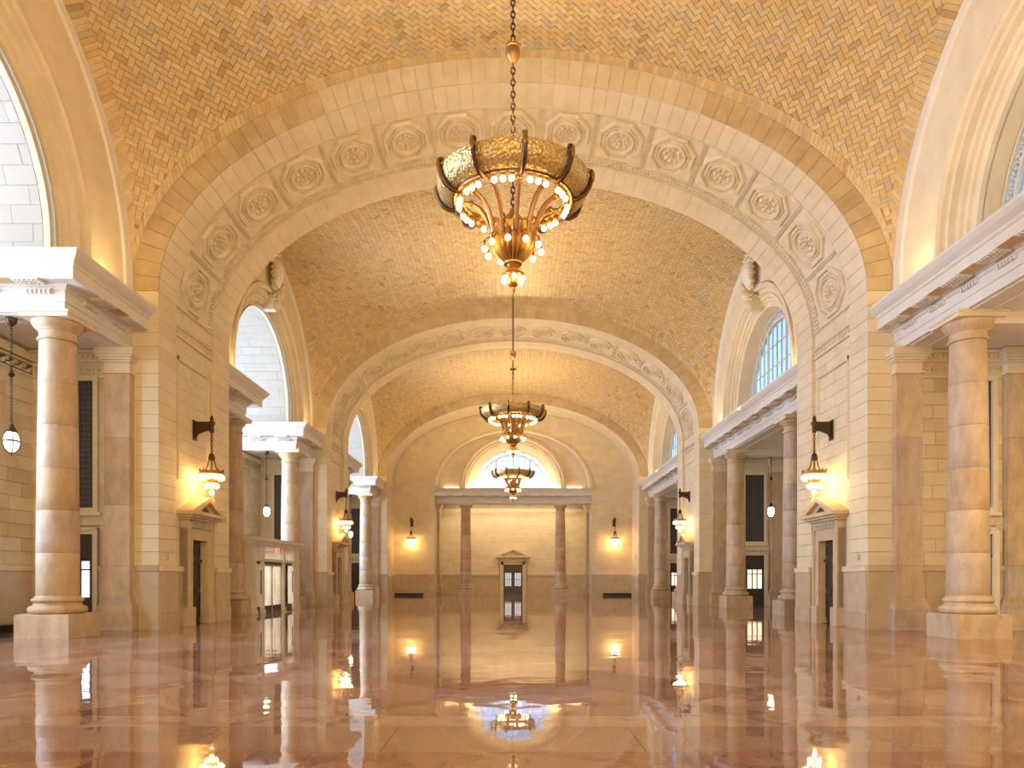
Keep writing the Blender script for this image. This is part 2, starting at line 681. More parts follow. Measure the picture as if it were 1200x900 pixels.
def make_pier(label, xw, dx0, dx1, doorway=True, t=T, detail=True):
    """built for positive x; origin on the hall's axis at the pier's front"""
    r = thing('stone_pier', label, 'pier')
    c = t / 2
    core = MB()
    xi = 11.30 if doorway else 11.2
    if doorway:
        core.box(xi, xw + .3, .05, c - .6, 0, 2.95).box(xi, xw + .3, c + .6, t - .05, 0, 2.95).box(11.45, xw + .3, c - .6, c + .6, 0, 2.95)
        core.box(xi, xw + .3, .05, t - .05, 2.95, ZS)
    else:
        core.box(xi, xw + .3, .05, t - .05, 0, ZS)
    core.build('core', M['joint'], r)
    S = 3
    y1, y2 = (1.27, t - 1.42) if doorway else (t * .35, t * .65)
    # hall side: two proud strips and the sunk middle
    courses(r, M['lime'], 'x', 0, y1, 2.02, ZS, 11.15, 11.98, .43, 1.3, seed=S)
    courses(r, M['lime'], 'x', y2, t, 2.02, ZS, 11.15, 11.45, .43, 1.4, seed=S + 1)
    courses(r, M['lime'], 'x', y1, y2, 2.02, ZS, 11.27 if doorway else 11.16, 11.40, .43, 1.0,
            holes=[(c - 1.15, c + 1.15, 0, 3.5)] if doorway else [], seed=S + 2)
    # front: the wall of the aisle, with its doorway and grille left open
    holes = [(dx0 - .17, dx1 + .17, 0, 3.2), (dx0 - .15, dx1 + .15, 3.68, 7.98)]
    courses(r, M['limevar'], 'y', 11.98, xw, 2.02, ZE - .85, -.0, .12, .43, .95, holes=holes, seed=S + 3)
    courses(r, M['limevar'], 'y', 11.98, 12.6, ZE - .85, ZS, -.0, .12, .43, .62, seed=S + 4)
    fr = MB().box(12.7, xw, -.04, .1, ZE - .85, ZE - .78).box(12.7, xw, -.01, .1, ZE - .78, ZE - .35)
    fr.box(12.7, xw, -.07, .1, ZE - .35, ZE - .26).box(12.7, xw, -.12, .1, ZE - .26, ZE - .1).box(12.7, xw, -.2, .1, ZE - .1, ZE)
    fr.build('frieze_band', M['lime'], r)
    kf = MB()
    key_frieze(kf, 12.75, xw, ZE - .73, ZE - .4, lambda a, b, p, q: kf.box(a, b, -.035, .0, p, q))
    kf.build('key_pattern', M['lime'], r)
    dn = MB()
    for i in range(int((xw - 12.8) / .16)):
        dn.box(12.8 + i * .16, 12.89 + i * .16, -.16, -.1, ZE - .24, ZE - .14)
    dn.build('dentil_course', M['lime'], r)
    # dado
    segs = [(0, y1, 11.09), (y2, t, 11.09)] + ([(y1, c - 1.0, 11.21), (c + 1.0, y2, 11.21)] if doorway else [(y1, y2, 11.12)])
    for a, b, x in segs:
        piece('dado_slab', M['dado'], r, x, 11.9, a + .004, b - .004, .5, 1.84)
        piece('dado_base', M['dado'], r, x - .025, 11.9, a, b, 0, .495)
        piece('dado_cap', M['lime'], r, x - .05, 11.9, a, b, 1.845, 2.015)
    xs = [11.12, 12.0, 12.95, dx0 - .17] if dx0 - .17 > 13.2 else [11.12, 12.0, dx0 - .17]
    for a, b in list(zip(xs[:-1], xs[1:])) + [(dx1 + .17, xw)]:
        piece('dado_slab', M['dado'], r, a + .004, b - .004, -.05, .2, .0, 1.84)
    for a, b in ((11.12, dx0 - .17), (dx1 + .17, xw)):
        piece('dado_cap', M['dado'], r, a, b, -.09, .2, 1.845, 2.015)
    if doorway:
        # impost moulding, panel frame
        im = MB().box(11.19, 11.4, y1, y2, 9.72, 9.80).box(11.22, 11.4, y1, y2, 10.08, 10.16)
        im.build('impost_moulding', M['orn'], r)
        eg = MB()
        n = 13
        for i in range(n):
            yy = y1 + (y2 - y1) * (i + .5) / n
            eg.box(11.235, 11.3, yy - .075, yy - .055, 9.82, 10.06).box(11.235, 11.3, yy + .055, yy + .075, 9.82, 10.06)
            eg.prism([(yy - .05, 9.83), (yy + .05, 9.83), (yy + .03, 10.0), (yy - .03, 10.0)], 'x', 11.245, 11.3)
        eg.build('egg_moulding', M['orn'], r)
        pf = MB()
        a, b, p, q, wd = y1 + .22, y2 - .22, 4.95, 9.1, .16
        for (aa, bb, pp, qq) in ((a, a + wd, p, q), (b - wd, b, p, q), (a, b, q - wd, q)):
            pf.box(11.235, 11.3, aa, bb, pp, qq)
            pf.box(11.215, 11.3, aa + .05, bb - .05, pp + .02, qq - .05)
        pf.build('panel_moulding', M['lime'], r)
    else:
        MB().box(11.1, 11.3, 0, t, 9.75, 9.95).build('impost_moulding', M['orn'], r)
    return r


def make_pier_door(name):
    """pedimented doorway in the hall side of a pier; origin as for the pier"""
    r = struct(name)
    c = T / 2
    X = 11.0
    s = MB()
    for sg in (-1, 1):
        a, b = (c - 1.02, c - .6) if sg < 0 else (c + .6, c + 1.02)
        s.box(X + .04, 11.5, a, b, .62, 3.35)
        m0, m1 = (c - 1.02, c - .86) if sg < 0 else (c + .86, c + 1.02)
        s.box(X - .02, 11.4, m0, m1, .62, 3.35)
    s.box(X + .04, 11.5, c - .6, c + .6, 2.95, 3.35)
    s.build('door_surround', M['doorstone'], r)
    for sg in (-1, 1):
        yy = c + sg * .81
        MB().box(X - .04, 11.5, yy - .25, yy + .25, 0, .62).build('plinth_block', M['doorstone'], r)
    kf = MB().box(X + .0, 11.4, c - 1.0, c + 1.0, 3.35, 3.62)
    key_frieze(kf, c - .8, c + .8, 3.37, 3.59, lambda a, b, p, q: kf.box(X - .03, X + .02, a, b, p, q))
    kf.build('lintel_frieze', M['doorstone'], r)
    ct = MB()
    for d, z0, z1 in ((.1, 3.62, 3.70), (.22, 3.70, 3.78), (.34, 3.78, 3.90)):
        ct.box(X - d, 11.4, c - 1.02 - d, c + 1.02 + d, z0, z1)
    ct.build('door_cornice', M['doorstone'], r)
    tri = lambda k, z: [(c - 1.36 + k, z), (c + 1.36 - k, z), (c, z + (1.36 - k) * .42)]
    pd = MB()
    lo, hi = tri(.05, 3.9), tri(.42, 3.98)
    # raking cornices: two sloping bars in front of a sunk field
    for sg in (-1, 1):
        e0, e1 = (c + sg * 1.38, 3.9), (c, 4.47)
        n0, n1 = (c + sg * .98, 3.9), (c, 4.31)
        p = [(X - .30, e0[0], e0[1]), (X - .30, e1[0], e1[1]), (X - .30, n1[0], n1[1]), (X - .30, n0[0], n0[1])]
        q = [(11.4, a, b) for _x, a, b in p]
        pd.hexa(p + q)
    pd.build('raking_cornice', M['doorstone'], r)
    MB().prism([(c - 1.0, 3.9), (c + 1.0, 3.9), (c, 4.33)], 'x', X - .12, 11.4).build('tympanum', M['doorstone'], r)
    MB().prism([(c - .3, 3.96), (c + .3, 3.96), (c, 4.13)], 'x', X - .15, X - .1).build('tympanum_opening', M['black'], r)
    # pair of dark leaves deep in the reveal
    lf = MB().box(11.32, 11.40, c - .6, c + .6, 0, 2.95)
    for a in (-.56, .04):
        for z0, z1 in ((.2, 1.1), (1.25, 2.15), (2.4, 2.8)):
            lf.box(11.29, 11.34, c + a, c + a + .05, z0, z1).box(11.29, 11.34, c + a + .47, c + a + .52, z0, z1)
            lf.box(11.29, 11.34, c + a, c + a + .52, z0, z0 + .05).box(11.29, 11.34, c + a, c + a + .52, z1 - .05, z1)
    lf.box(11.26, 11.34, c - .03, c + .03, 0, 2.2).box(11.24, 11.35, c - .6, c + .6, 2.2, 2.3)
    lf.build('door_leaf', M['door'], r)
    MB().box(11.20, 11.24, c - .12, c - .08, 1.0, 1.3).build('door_pull', M['bronze'], r)
    return r


def make_aisle_door(name, dx0, dx1, pane):
    """dark door with lit panes and architrave in the cross wall of an aisle; origin as for the pier"""
    r = struct(name)
    f = MB().box(dx0 - .17, dx0, -.1, .1, 0, 3.0).box(dx1, dx1 + .17, -.1, .1, 0, 3.0).box(dx0 - .17, dx1 + .17, -.1, .1, 3.0, 3.2)
    f.box(dx0 - .17, dx0 - .1, -.14, .1, 0, 3.2).box(dx1 + .1, dx1 + .17, -.14, .1, 0, 3.2).box(dx0 - .17, dx1 + .17, -.14, .1, 3.13, 3.2)
    f.build('door_frame', M['arch'], r)
    lf = MB().box(dx0, dx1, .0, .05, 0, 1.02).box(dx0, dx1, .0, .05, 2.15, 3.0).box(dx0, dx0 + .14, .0, .05, 1.02, 2.15).box(dx1 - .14, dx1, .0, .05, 1.02, 2.15)
    lf.box(dx0, dx1, -.04, .04, 2.28, 2.36)
    wv = (dx1 - dx0 - .28) / 3
    for i in (1, 2):
        lf.box(dx0 + .14 + wv * i - .03, dx0 + .14 + wv * i + .03, -.01, .05, 1.02, 2.15)
    lf.box(dx0 + .14, dx1 - .14, -.01, .05, 1.86, 1.91)
    lf.build('door_leaf', M['door'], r)
    for i in range(3):
        a = dx0 + .14 + wv * i
        MB().box(a, a + wv, .022, .034, 1.02, 2.15).build('pane', pane, r)
    return r


def make_grille(label, dx0, dx1):
    r = thing('vent_grille', label, 'grille')
    z0, z1 = 3.83, 7.82
    f = MB().box(dx0 - .15, dx0, -.08, .1, z0 - .15, z1 + .15).box(dx1, dx1 + .15, -.08, .1, z0 - .15, z1 + .15)
    f.box(dx0, dx1, -.08, .1, z0 - .15, z0).box(dx0, dx1, -.08, .1, z1, z1 + .15).box(dx0 - .25, dx1 + .25, -.12, .1, z0 - .25, z0 - .14)
    f.build('grille_frame', M['lime'], r)
    MB().box(dx0, dx1, .03, .06, z0, z1).build('backing', M['grille'], r)
    b = MB()
    n = 7
    for i in range(1, n):
        x = dx0 + (dx1 - dx0) * i / n
        b.box(x - .012, x + .012, .0, .03, z0, z1)
    m = 24
    for i in range(1, m):
        z = z0 + (z1 - z0) * i / m
        b.box(dx0, dx1, .005, .03, z - .01, z + .01)
    b.build('lattice', M['grillebar'], r)
    return r


RX = (16.2, 13.9, 15.04)      # right aisle: wall, door from, door to
LX = (15.1, 13.17, 14.3)      # left aisle
bayname = {1: 'nearest', 2: 'middle', 3: 'farthest'}
pr = make_pier('massive buff limestone pier right of the nearest bay, lantern and doorway on it', *RX)
pr.location = (0, PY[1], 0)
pl = make_pier('massive warm buff limestone pier left of the nearest bay, lantern and doorway on it', *LX)
pl.location = (0, PY[1], 0)
pl.scale = (-1, 1, 1)
dr = make_pier_door('door_1')
dr.location = (0, PY[1], 0)
ar = make_aisle_door('door_2', RX[1], RX[2], M['warmpane'])
ar.location = (0, PY[1], 0)
al = make_aisle_door('door_3', LX[1], LX[2], M['daypane'])
al.location = (0, PY[1], 0)
al.scale = (-1, 1, 1)
gr = make_grille('tall dark wall grille above a door behind the nearest right column', RX[1], RX[2])
gr.location = (0, PY[1], 0)
gl = make_grille('tall dark wall grille between the nearest left column and its pilaster', LX[1], LX[2])
gl.location = (0, PY[1], 0)
gl.scale = (-1, 1, 1)
kids_index()
dup(dr, (0, PY[1], 0), sx=-1, name='door_4')
dup(pr, (0, PY[2], 0), label='pale limestone pier right of the middle bay, second from the camera')
dup(pl, (0, PY[2], 0), sx=-1, label='warm limestone pier left of the middle bay, beyond the glazed vestibule')
dup(dr, (0, PY[2], 0), name='door_5')
dup(dr, (0, PY[2], 0), sx=-1, name='door_6')
for k, nm in ((2, 'middle'), (3, 'farthest')):
    dup(ar, (0, PY[k], 0), name='door_%d' % (5 + 2 * k - 2))
    al2 = dup(al, (0, PY[k], 0), sx=-1, name='door_%d' % (5 + 2 * k - 1))
    for ch in al2.children:
        if ch.name.startswith('pane'):
            ch.data = ch.data.copy()
            ch.data.materials[0] = M['door']
    dup(gr, (0, PY[k], 0), label='tall dark wall grille over the door behind the right columns of the %s bay' % nm)
    dup(gl, (0, PY[k], 0), sx=-1, label='tall dark wall grille beside the left column of the %s bay' % nm)
p3 = make_pier('slender limestone pier framing the end wall on the right side', *RX, doorway=False, t=3.8)
p3.location = (0, PY[3], 0)
p4 = make_pier('slender limestone pier framing the end wall on the left side', *LX, doorway=False, t=3.8)
p4.location = (0, PY[3], 0)
p4.scale = (-1, 1, 1)

# ------------------------------------------------------------------ columns and pilasters


def make_column(label, xy):
    r = thing('column', label, 'column', (xy[0], xy[1], 0))
    MB().box(-.725, .725, -.725, .725, 0, .62).box(-.70, .70, -.70, .70, .62, .655).build('plinth', M['trav'], r)
    prof = [(.60, .655)]
    for i in range(9):
        a = -PI / 2 + PI * i / 8
        prof.append((.615 + .105 * math.cos(a), .765 + .11 * math.sin(a)))
    prof += [(.60, .885), (.575, .93), (.575, .955)]
    for i in range(7):
        a = -PI / 2 + PI * i / 6
        prof.append((.575 + .06 * math.cos(a), 1.02 + .06 * math.sin(a)))
    prof += [(.56, 1.09), (.535, 1.15)]
    MB().lathe(prof, 40).build('base', M['ent'] if False else M['trav'], r)
    zt, zb, n = 8.05, 1.15, 6
    for i in range(n):
        a, b = zb + (zt - zb) * i / n, zb + (zt - zb) * (i + 1) / n
        R = lambda z: .525 - .075 * ((z - zb) / (zt - zb)) ** 1.6
        pf = [(R(a) - .006, a + .002), (R(a + .01), a + .01)] + [(R(a + (b - a) * j / 3), a + (b - a) * j / 3) for j in (1, 2)] + [(R(b - .01), b - .01), (R(b) - .006, b - .002)]
        MB().lathe(pf, 36).build('drum', M['trav'], r)
    cp = [(.45, 8.05), (.49, 8.06), (.50, 8.09), (.49, 8.12), (.455, 8.13), (.455, 8.30), (.48, 8.31), (.49, 8.34), (.52, 8.37), (.58, 8.43), (.62, 8.50), (.635, 8.56), (.62, 8.585)]
    MB().lathe(cp, 40).build('capital', M['trav'], r)
    MB().box(-.66, .66, -.66, .66, 8.58, 8.70).box(-.69, .69, -.69, .69, 8.69, 8.752).build('abacus', M['arch'], r)
    return r


CX = 12.47
cols = [
    (CX, 20.0, 'nearest right stone column on a square plinth, biggest on that side'),
    (-CX, 20.0, 'nearest left stone column, white daylight on one flank, orange on the other'),
    (CX, 32.3, 'stone column right of the middle bay, half hidden by the nearest pier'),
    (-CX, 32.3, 'stone column at the near end of the glass vestibule, half hidden by the pier'),
    (CX, 40.85, 'whole stone column right of the middle bay, beside a lit glazed door'),
    (-CX, 40.85, 'pale daylit stone column rising behind the far end of the glass vestibule'),
    (CX, 53.2, 'sliver of stone column just past the second right pier'),
    (-CX, 53.2, 'sliver of stone column just past the second left pier'),
    (CX, 61.75, 'small pinkish stone column right of the farthest bay'),
    (-CX, 61.75, 'small white daylit stone column left of the farthest bay'),
    (4.5, 69.5, 'end wall stone column to the right of the pedimented door'),
    (-4.5, 69.5, 'end wall stone column to the left of the pedimented door'),
]
c0 = make_column(cols[0][2], cols[0])
kids_index()
for x, y, lb in cols[1:]:
    dup(c0, (x, y, 0), rotz=random.choice((0, PI / 2, PI)), label=lb)


def make_pilaster(label):
    """stands against a wall behind it (+y); origin at the middle of its back"""
    r = thing('pilaster', label, 'pilaster')
    hw = .40
    piece('plinth', M['trav'], r, -hw - .17, hw + .17, -.45, .1, 0, .66)
    v = MB()
    for i in range(8):
        v.box(-.42 + i * .1, -.36 + i * .1, -.456, -.44, .05, .075)
    v.build('vent_slot', M['frame'], r)
    b = MB()
    for d, z0, z1 in ((.155, .66, .78), (.10, .78, .86), (.08, .86, .95), (.04, .95, 1.02)):
        b.box(-hw - d, hw + d, -.26 - d, .1, z0, z1)
    b.build('base', M['trav'], r)
    zs = [1.02, 2.0, 3.9, 6.0, 7.98]
    for a, c in zip(zs[:-1], zs[1:]):
        piece('shaft_block', M['trav'], r, -hw, hw, -.26, .1, a + .003, c - .003)
    k = MB()
    for d, z0, z1 in ((.05, 7.98, 8.06), (.0, 8.06, 8.32), (.05, 8.32, 8.38), (.10, 8.38, 8.46), (.16, 8.46, 8.54), (.20, 8.54, 8.752)):
        k.box(-hw - d, hw + d, -.26 - d, .1, z0, z1)
    k.build('capital', M['arch'], r)
    return r


pil = make_pilaster('flat stone pilaster between the nearest right column and its pier')
pil.location = (12.31, PY[1] - .02, 0)
kids_index()
dup(pil, (-12.31, PY[1] - .02, 0), label='flat stone pilaster between the nearest left column and its pier')
for k, nm in ((2, 'middle'), (3, 'farthest')):
    dup(pil, (12.31, PY[k] - .02, 0), label='flat stone pilaster at the far right end of the %s bay' % nm)
    dup(pil, (-12.31, PY[k] - .02, 0), label='flat stone pilaster at the far left end of the %s bay' % nm)
for k, nm in ((0, 'nearest'), (1, 'middle'), (2, 'farthest')):
    dup(pil, (15.78, PY[k + 1] - .02, 0), label='flat stone pilaster in the aisle corner of the %s bay, right side' % nm)

# ------------------------------------------------------------------ entablatures
# outward distance from the column line, height
ARCHI = [(-.5, ZE), (.46, ZE), (.46, 9.02), (.49, 9.025), (.49, 9.30), (.55, 9.33), (.55, 9.39), (.50, 9.395), (-.5, 9.395)]
CORN = [(-.5, 9.39), (.58, 9.39), (.62, 9.43), (.66, 9.44), (1.0, 9.41), (1.02, 9.415), (1.02, 9.72), (1.05, 9.74), (1.07, 9.78), (1.07, 9.82), (1.13, 9.87), (1.20, 9.94), (1.25, 10.02), (1.27, 10.05), (1.27, ZC), (-.5, ZC)]


def mutule_mesh():
    m = MB().box(-.36, .36, -.30, .12, -.055, .0)
    for i in range(6):
        for j in range(3):
            x, y = -.30 + .12 * i, -.24 + .13 * j
            m.lathe([(.032, -.055), (.038, -.085), (.0001, -.086)], 5, (x, y), close=False, smooth=False)
    return m.mesh('mutule', M['ent'])


def regula_mesh():
    m = MB().box(-.36, .36, -.08, .02, -.03, .0)
    for i in range(6):
        m.box(-.335 + .12 * i, -.27 + .12 * i, -.08, .02, -.13, -.03)
    return m.mesh('regula', M['ent'])


MUT, REG = mutule_mesh(), regula_mesh()
SOF = MB().box(-.30, .30, -.25, .10, -.02, 0).mesh('soffit_panel', M['copperleaf'])


def put(mesh, name, parent, loc, rz):
    o = bpy.data.objects.new(name, mesh)
    COL.objects.link(o)
    o.parent = parent
    o.location = loc
    o.rotation_euler = (0, 0, rz)
    return o


def run_mutules(r, p0, p1, n_out, spacing=1.45, phase=.5):
    """mutules, guttae strips and ornate soffit panels along the face from p0 to p1 (plan points on the column line)"""
    p0, p1 = Vector(p0), Vector(p1)
    d = p1 - p0
    L = d.length
    d.normalize()
    o = Vector(n_out)
    rz = math.atan2(o.x, -o.y)        # local -y looks outward
    n = max(1, int(L / spacing))
    for i in range(n):
        q = p0 + d * (spacing * (i + phase))
        a = q + o * .80
        put(MUT, 'mutule', r, (a.x, a.y, 9.43), rz)
        b = q + o * .50
        put(REG, 'regula', r, (b.x, b.y, 9.34), rz)
        if i < n - 1:
            s = q + d * (spacing / 2) + o * .82
            put(SOF, 'soffit_panel', r, (s.x, s.y, 9.425), rz)


def ent_straight(label, stations, name='entablature'):
    """stations: function list giving the plan point for an outward distance"""
    r = thing(name, label, 'entablature')
    for nm, prof, mt in (('architrave', ARCHI, M['ent']), ('cornice', CORN, M['ent'])):
        mb = MB()
        rows = [[(*f(d), z) for d, z in prof] for f in stations]
        mb.grid(rows, loop=True)
        mb.add(rows[0], [tuple(range(len(prof)))])
        mb.add(rows[-1], [tuple(range(len(prof)))[::-1]])
        mb.build(nm, mt, r)
    return r


for k, nm in ((0, 'nearest'), (1, 'middle'), (2, 'farthest')):
    ya, yb = PY[k] + T, PY[k + 1] + .03
    e = ent_straight('white stone entablature with guttae over the right columns of the %s bay' % nm,
                     [lambda d, y=ya: (CX - d, y), lambda d, y=yb: (CX - d, y)])
    run_mutules(e, (CX, yb - .25), (CX, max(ya, 9)), (-1, 0), 1.45, .5)
    # soffit panel strip under the architrave
    sp = MB()
    for a, b in ((-.33, -.27), (.23, .29)):
        sp.box(CX + a, CX + b, ya + .4, yb - .7, ZE - .03, ZE)
    sp.build('soffit_moulding', M['ent'], e)
    # left: the entablature turns at the column and runs back into the transept
    for far in (True, False):
        if k == 0 and not far:
            continue
        yc = (20.0, 40.85, 61.75)[k] if far else (11.45, 32.3, 53.2)[k]
        sg = -1 if far else 1          # the transept lies towards the bay's centre
        yp = yb if far else ya
        e = ent_straight('white daylit entablature turning back over the %s column, left of the %s bay' % ('far' if far else 'near', nm),
                         [lambda d, y=yp: (-CX + d, y), lambda d, y=yc, s=sg: (-CX + d, y + s * d), lambda d, y=yc, s=sg: (-20.0, y + s * d)])
        run_mutules(e, (-CX, yp + sg * .2), (-CX, yc + sg * .2), (1, 0), 1.45, .45)
        run_mutules(e, (-CX + .3, yc), (-19.9, yc), (0, sg), 1.45, .35)
        sp = MB()
        for a, b in ((-.33, -.27), (.23, .29)):
            sp.box(-CX + a, -CX + b, min(yp, yc) + .7, max(yp, yc) - .75, ZE - .03, ZE)
            sp.box(-15.0, -13.2, yc + a, yc + b, ZE - .03, ZE)
        sp.build('soffit_moulding', M['ent'], e)

# ------------------------------------------------------------------ aisles and transepts
for k in range(3):
    ya, yb = PY[k] + T, PY[k + 1]
    s = struct('wall_right')
    MB().box(16.2, 16.5, ya - .2, yb + .2, 0, 9.2).build('aisle_wall', M['lime'], s)
    s = struct('ceiling')
    MB().box(12.9, 16.5, ya - .2, yb + .2, ZE + .02, ZE + .3).build('aisle_ceiling', M['ent'], s)
    cr = MB()
    for yc in ((11.45, 20.0), (32.3, 40.85), (53.2, 61.75))[k]:
        cr.box(12.9, 16.2, yc - .45, yc + .45, ZE - .3, ZE + .05)
    cr.build('cross_beam', M['ent'], s)
    # left side zones
    for far in (True, False):
        yc = ((20.0, 40.85, 61.75) if far else (11.45, 32.3, 53.2))[k]
        y0, y1 = (yc + .4, yb + .2) if far else (ya - .2, yc - .4)
        s = struct('wall_left')
        wy0, wy1 = (yc - .45, yb + .05) if far else (ya - .05, yc + .45)
        MB().box(-20, -15.16, wy0, wy1, 0, ZE + .3).build('aisle_wall', M['joint'], s)
        bl = MB()
        for b in courses(None, None, 'x', y0 if far else wy0, wy1 if far else y1, 2.02, ZE - .85, -15.16, -15.1, .43, 1.1, seed=40 + k):
            if k == 0 and far:
                piece('stone_block', M['limevar'], s, -15.17, b[0] + .06, *b[2:])
            else:
                bl.box(-15.17, b[0] + .06, *b[2:])
        if bl.v:
            bl.build('stone_course', M['limevar'], s)['kind'] = 'stuff'
        MB().box(-15.2, -15.06, wy0 - .03 if far else wy0, wy1 if far else wy1 + .03, 0, 1.84).build('dado_slab', M['dado'], s)
        fb = MB().box(-15.2, -15.02, wy0, wy1, 1.845, 2.015).box(-15.2, -15.06, wy0, wy1, ZE - .85, ZE - .78).box(-15.2, -15.0, wy0, wy1, ZE - .35, ZE - .1)
        key_frieze(fb, y0, y1, ZE - .73, ZE - .4, lambda a, b, p, q: fb.box(-15.2, -15.06, a, b, p, q))
        fb.build('frieze_band', M['lime'], s)
        s = struct('ceiling')
        MB().box(-20, -12.9, y0, y1, ZE + .02, ZE + .3).build('aisle_ceiling', M['ent'], s)
    # transept barrel and walls above the entablature (courses of white stone)
    s = struct('wall_left')
    r0 = 4.2
    yc = BAYC[k]
    sh = MB()
    pts = lambda rr, x: [(x, yc - rr, ZC - .2)] + [(x, yc - rr * math.cos(PI * i / 40), ZS + rr * math.sin(PI * i / 40)) for i in range(41)] + [(x, yc + rr, ZC - .2)]
    sh.grid([pts(r0 + .06, -12.3), pts(r0 + .06, -20.3)], flip=True)
    sh.build('transept_barrel', M['whitejoint'], s)
    if k == 0:
        BARREL = []
        n, m = 28, 7
        for i in range(-1, n + 1):
            for j in range(m):
                xa = -12.61 if j == 0 else -12.32 - 7.7 * (j - (.5 if i % 2 else 0)) / m
                xb = -20.1 if j == m - 1 else -12.32 - 7.7 * (j + 1 - (.5 if i % 2 else 0)) / m
                def pt(t, rr, x):
                    if t < 0:
                        return (x, -rr, ZS + t)
                    if t > PI:
                        return (x, rr, ZS - (t - PI))
                    return (x, -rr * math.cos(t), ZS + rr * math.sin(t))
                t0, t1 = PI * i / n + .001, PI * (i + 1) / n - .001
                if i == -1:
                    t0 = -.7
                if i == n:
                    t1 = PI + .7
                g = random.uniform(-.004, .004)
                BARREL.append(MB().hexa([pt(t0, r0 + g, xa - .004), pt(t1, r0 + g, xa - .004), pt(t1, r0 + .05, xa - .004), pt(t0, r0 + .05, xa - .004),
                                         pt(t0, r0 + g, xb + .004), pt(t1, r0 + g, xb + .004), pt(t1, r0 + .05, xb + .004), pt(t0, r0 + .05, xb + .004)]).mesh('barrel_stone', M['white']))
    for me in BARREL:
        put(me, 'barrel_stone', s, (0, yc, 0), 0)
    MB().box(-20.4, -20.0, yc - 4.4, yc + 4.4, 0, 3.2).build('end_wall', M['lime'], s)
    wd_ = MB()
    for i in range(4):
        y = yc - 2.4 + 1.2 * i
        wd_.box(-20.0, -19.93, y + .02, y + 1.18, 0, 2.5).box(-19.94, -19.9, y + .12, y + 1.08, .3, 1.1).box(-19.94, -19.9, y + .12, y + 1.08, 1.3, 2.3)
    wd_.build('wood_screen', M['copper'] if False else M['door'], s)
    # glazed end of the transept
    s = struct('window_%d' % (k + 1))
    g = MB()
    for i in range(9):
        y = yc - 4.0 + i
        g.box(-20.15, -20.0, y - .06, y + .06, 3.2, ZS + math.sqrt(max(4.2 ** 2 - (y - yc) ** 2, 0)))
    for z in (3.3, 4.0, 5.6, 7.2, 8.8, 10.4, 12.0, 13.4):
        hwid = 4.2 if z < ZS else math.sqrt(max(4.2 ** 2 - (z - ZS) ** 2, .01))
        g.box(-20.13, -20.0, yc - hwid, yc + hwid, z - .06, z + .06)
    g.build('window_frame', M['frame'], s)
    hp = MB().prism([(yc - 4.2, 3.2)] + [(yc - 4.2 * math.cos(PI * i / 24), ZS + 4.2 * math.sin(PI * i / 24)) for i in range(25)] + [(yc + 4.2, 3.2)], 'x', -20.09, -20.07)
    hp.build('window_pane', M['glass'], s)

# ------------------------------------------------------------------ lunette walls above the entablatures


def arc_rows(prof, yc, n=56, zb=ZC - .15, zs=ZS):
    """profile of (radius, x) swept round a half circle with straight legs"""
    rows = []
    for i in range(-1, n + 2):
        t = min(max(PI * i / n, 0), PI)
        row = []
        for rr, x in prof:
            z = zb if i < 0 or i > n else zs + rr * math.sin(t)
            row.append((x, yc - rr * math.cos(t), z))
        rows.append(row)
    return rows


def make_lunette(side, k):
    sg = 1 if side == 'right' else -1
    yc = BAYC[k]
    s = struct('wall_' + side)
    X = lambda x: sg * x
    fp = lambda prof: [(r, X(x)) for r, x in prof]
    MB().grid(arc_rows(fp([(7.54, 12.2), (7.54, 11.93), (7.14, 11.93), (7.1, 12.0)]), yc), True, flip=sg < 0).build('outer_fillet', M['ent'], s)
    MB().grid(arc_rows(fp([(7.12, 12.0), (5.35, 12.0)]), yc), True, flip=sg < 0).build('lunette_field', M['arch'], s)
    mol = [(5.42, 12.03), (5.40, 11.96), (5.34, 11.95), (5.33, 12.06), (5.28, 12.06), (5.26, 11.86), (5.10, 11.84), (5.04, 11.92), (5.02, 12.04), (4.84, 12.05), (4.82, 12.00), (4.78, 12.00), (4.76, 12.18), (4.60, 12.19), (4.58, 12.30), (4.44, 12.31), (4.42, 12.40), (4.2, 12.42), (4.2, 12.6)]
    am = MB()
    am.sharp = 14
    am.grid(arc_rows(fp(mol), yc), True, flip=sg < 0).build('archivolt', M['arch'], s)
    if sg > 0:
        MB().grid(arc_rows([(4.2, 12.55), (4.2, 13.25)], yc), True).build('reveal', M['arch'], s)
        MB().box(11.97, 13.3, yc - 7.6, yc + 7.6, ZC - .3, ZC - .02).build('sill_slab', M['ent'], s)
        # thick wall outside, so no daylight slips in beside the window
        o = arc_rows([(4.2, 13.3), (9.2, 13.3)], yc)
        MB().grid(o, flip=True).build('outer_wall', M['joint'], s)
    else:
        MB().grid(arc_rows(fp([(4.2, 12.605), (9.2, 12.62)]), yc), flip=True).build('outer_wall', M['joint'], s)
        MB().box(-12.7, -11.97, yc - 7.6, yc - 4.2, ZC - .3, ZC - .02).box(-12.7, -11.97, yc + 4.2, yc + 7.6, ZC - .3, ZC - .02).build('sill_slab', M['ent'], s)
    return s


for k in range(3):
    make_lunette('right', k)
    make_lunette('left', k)


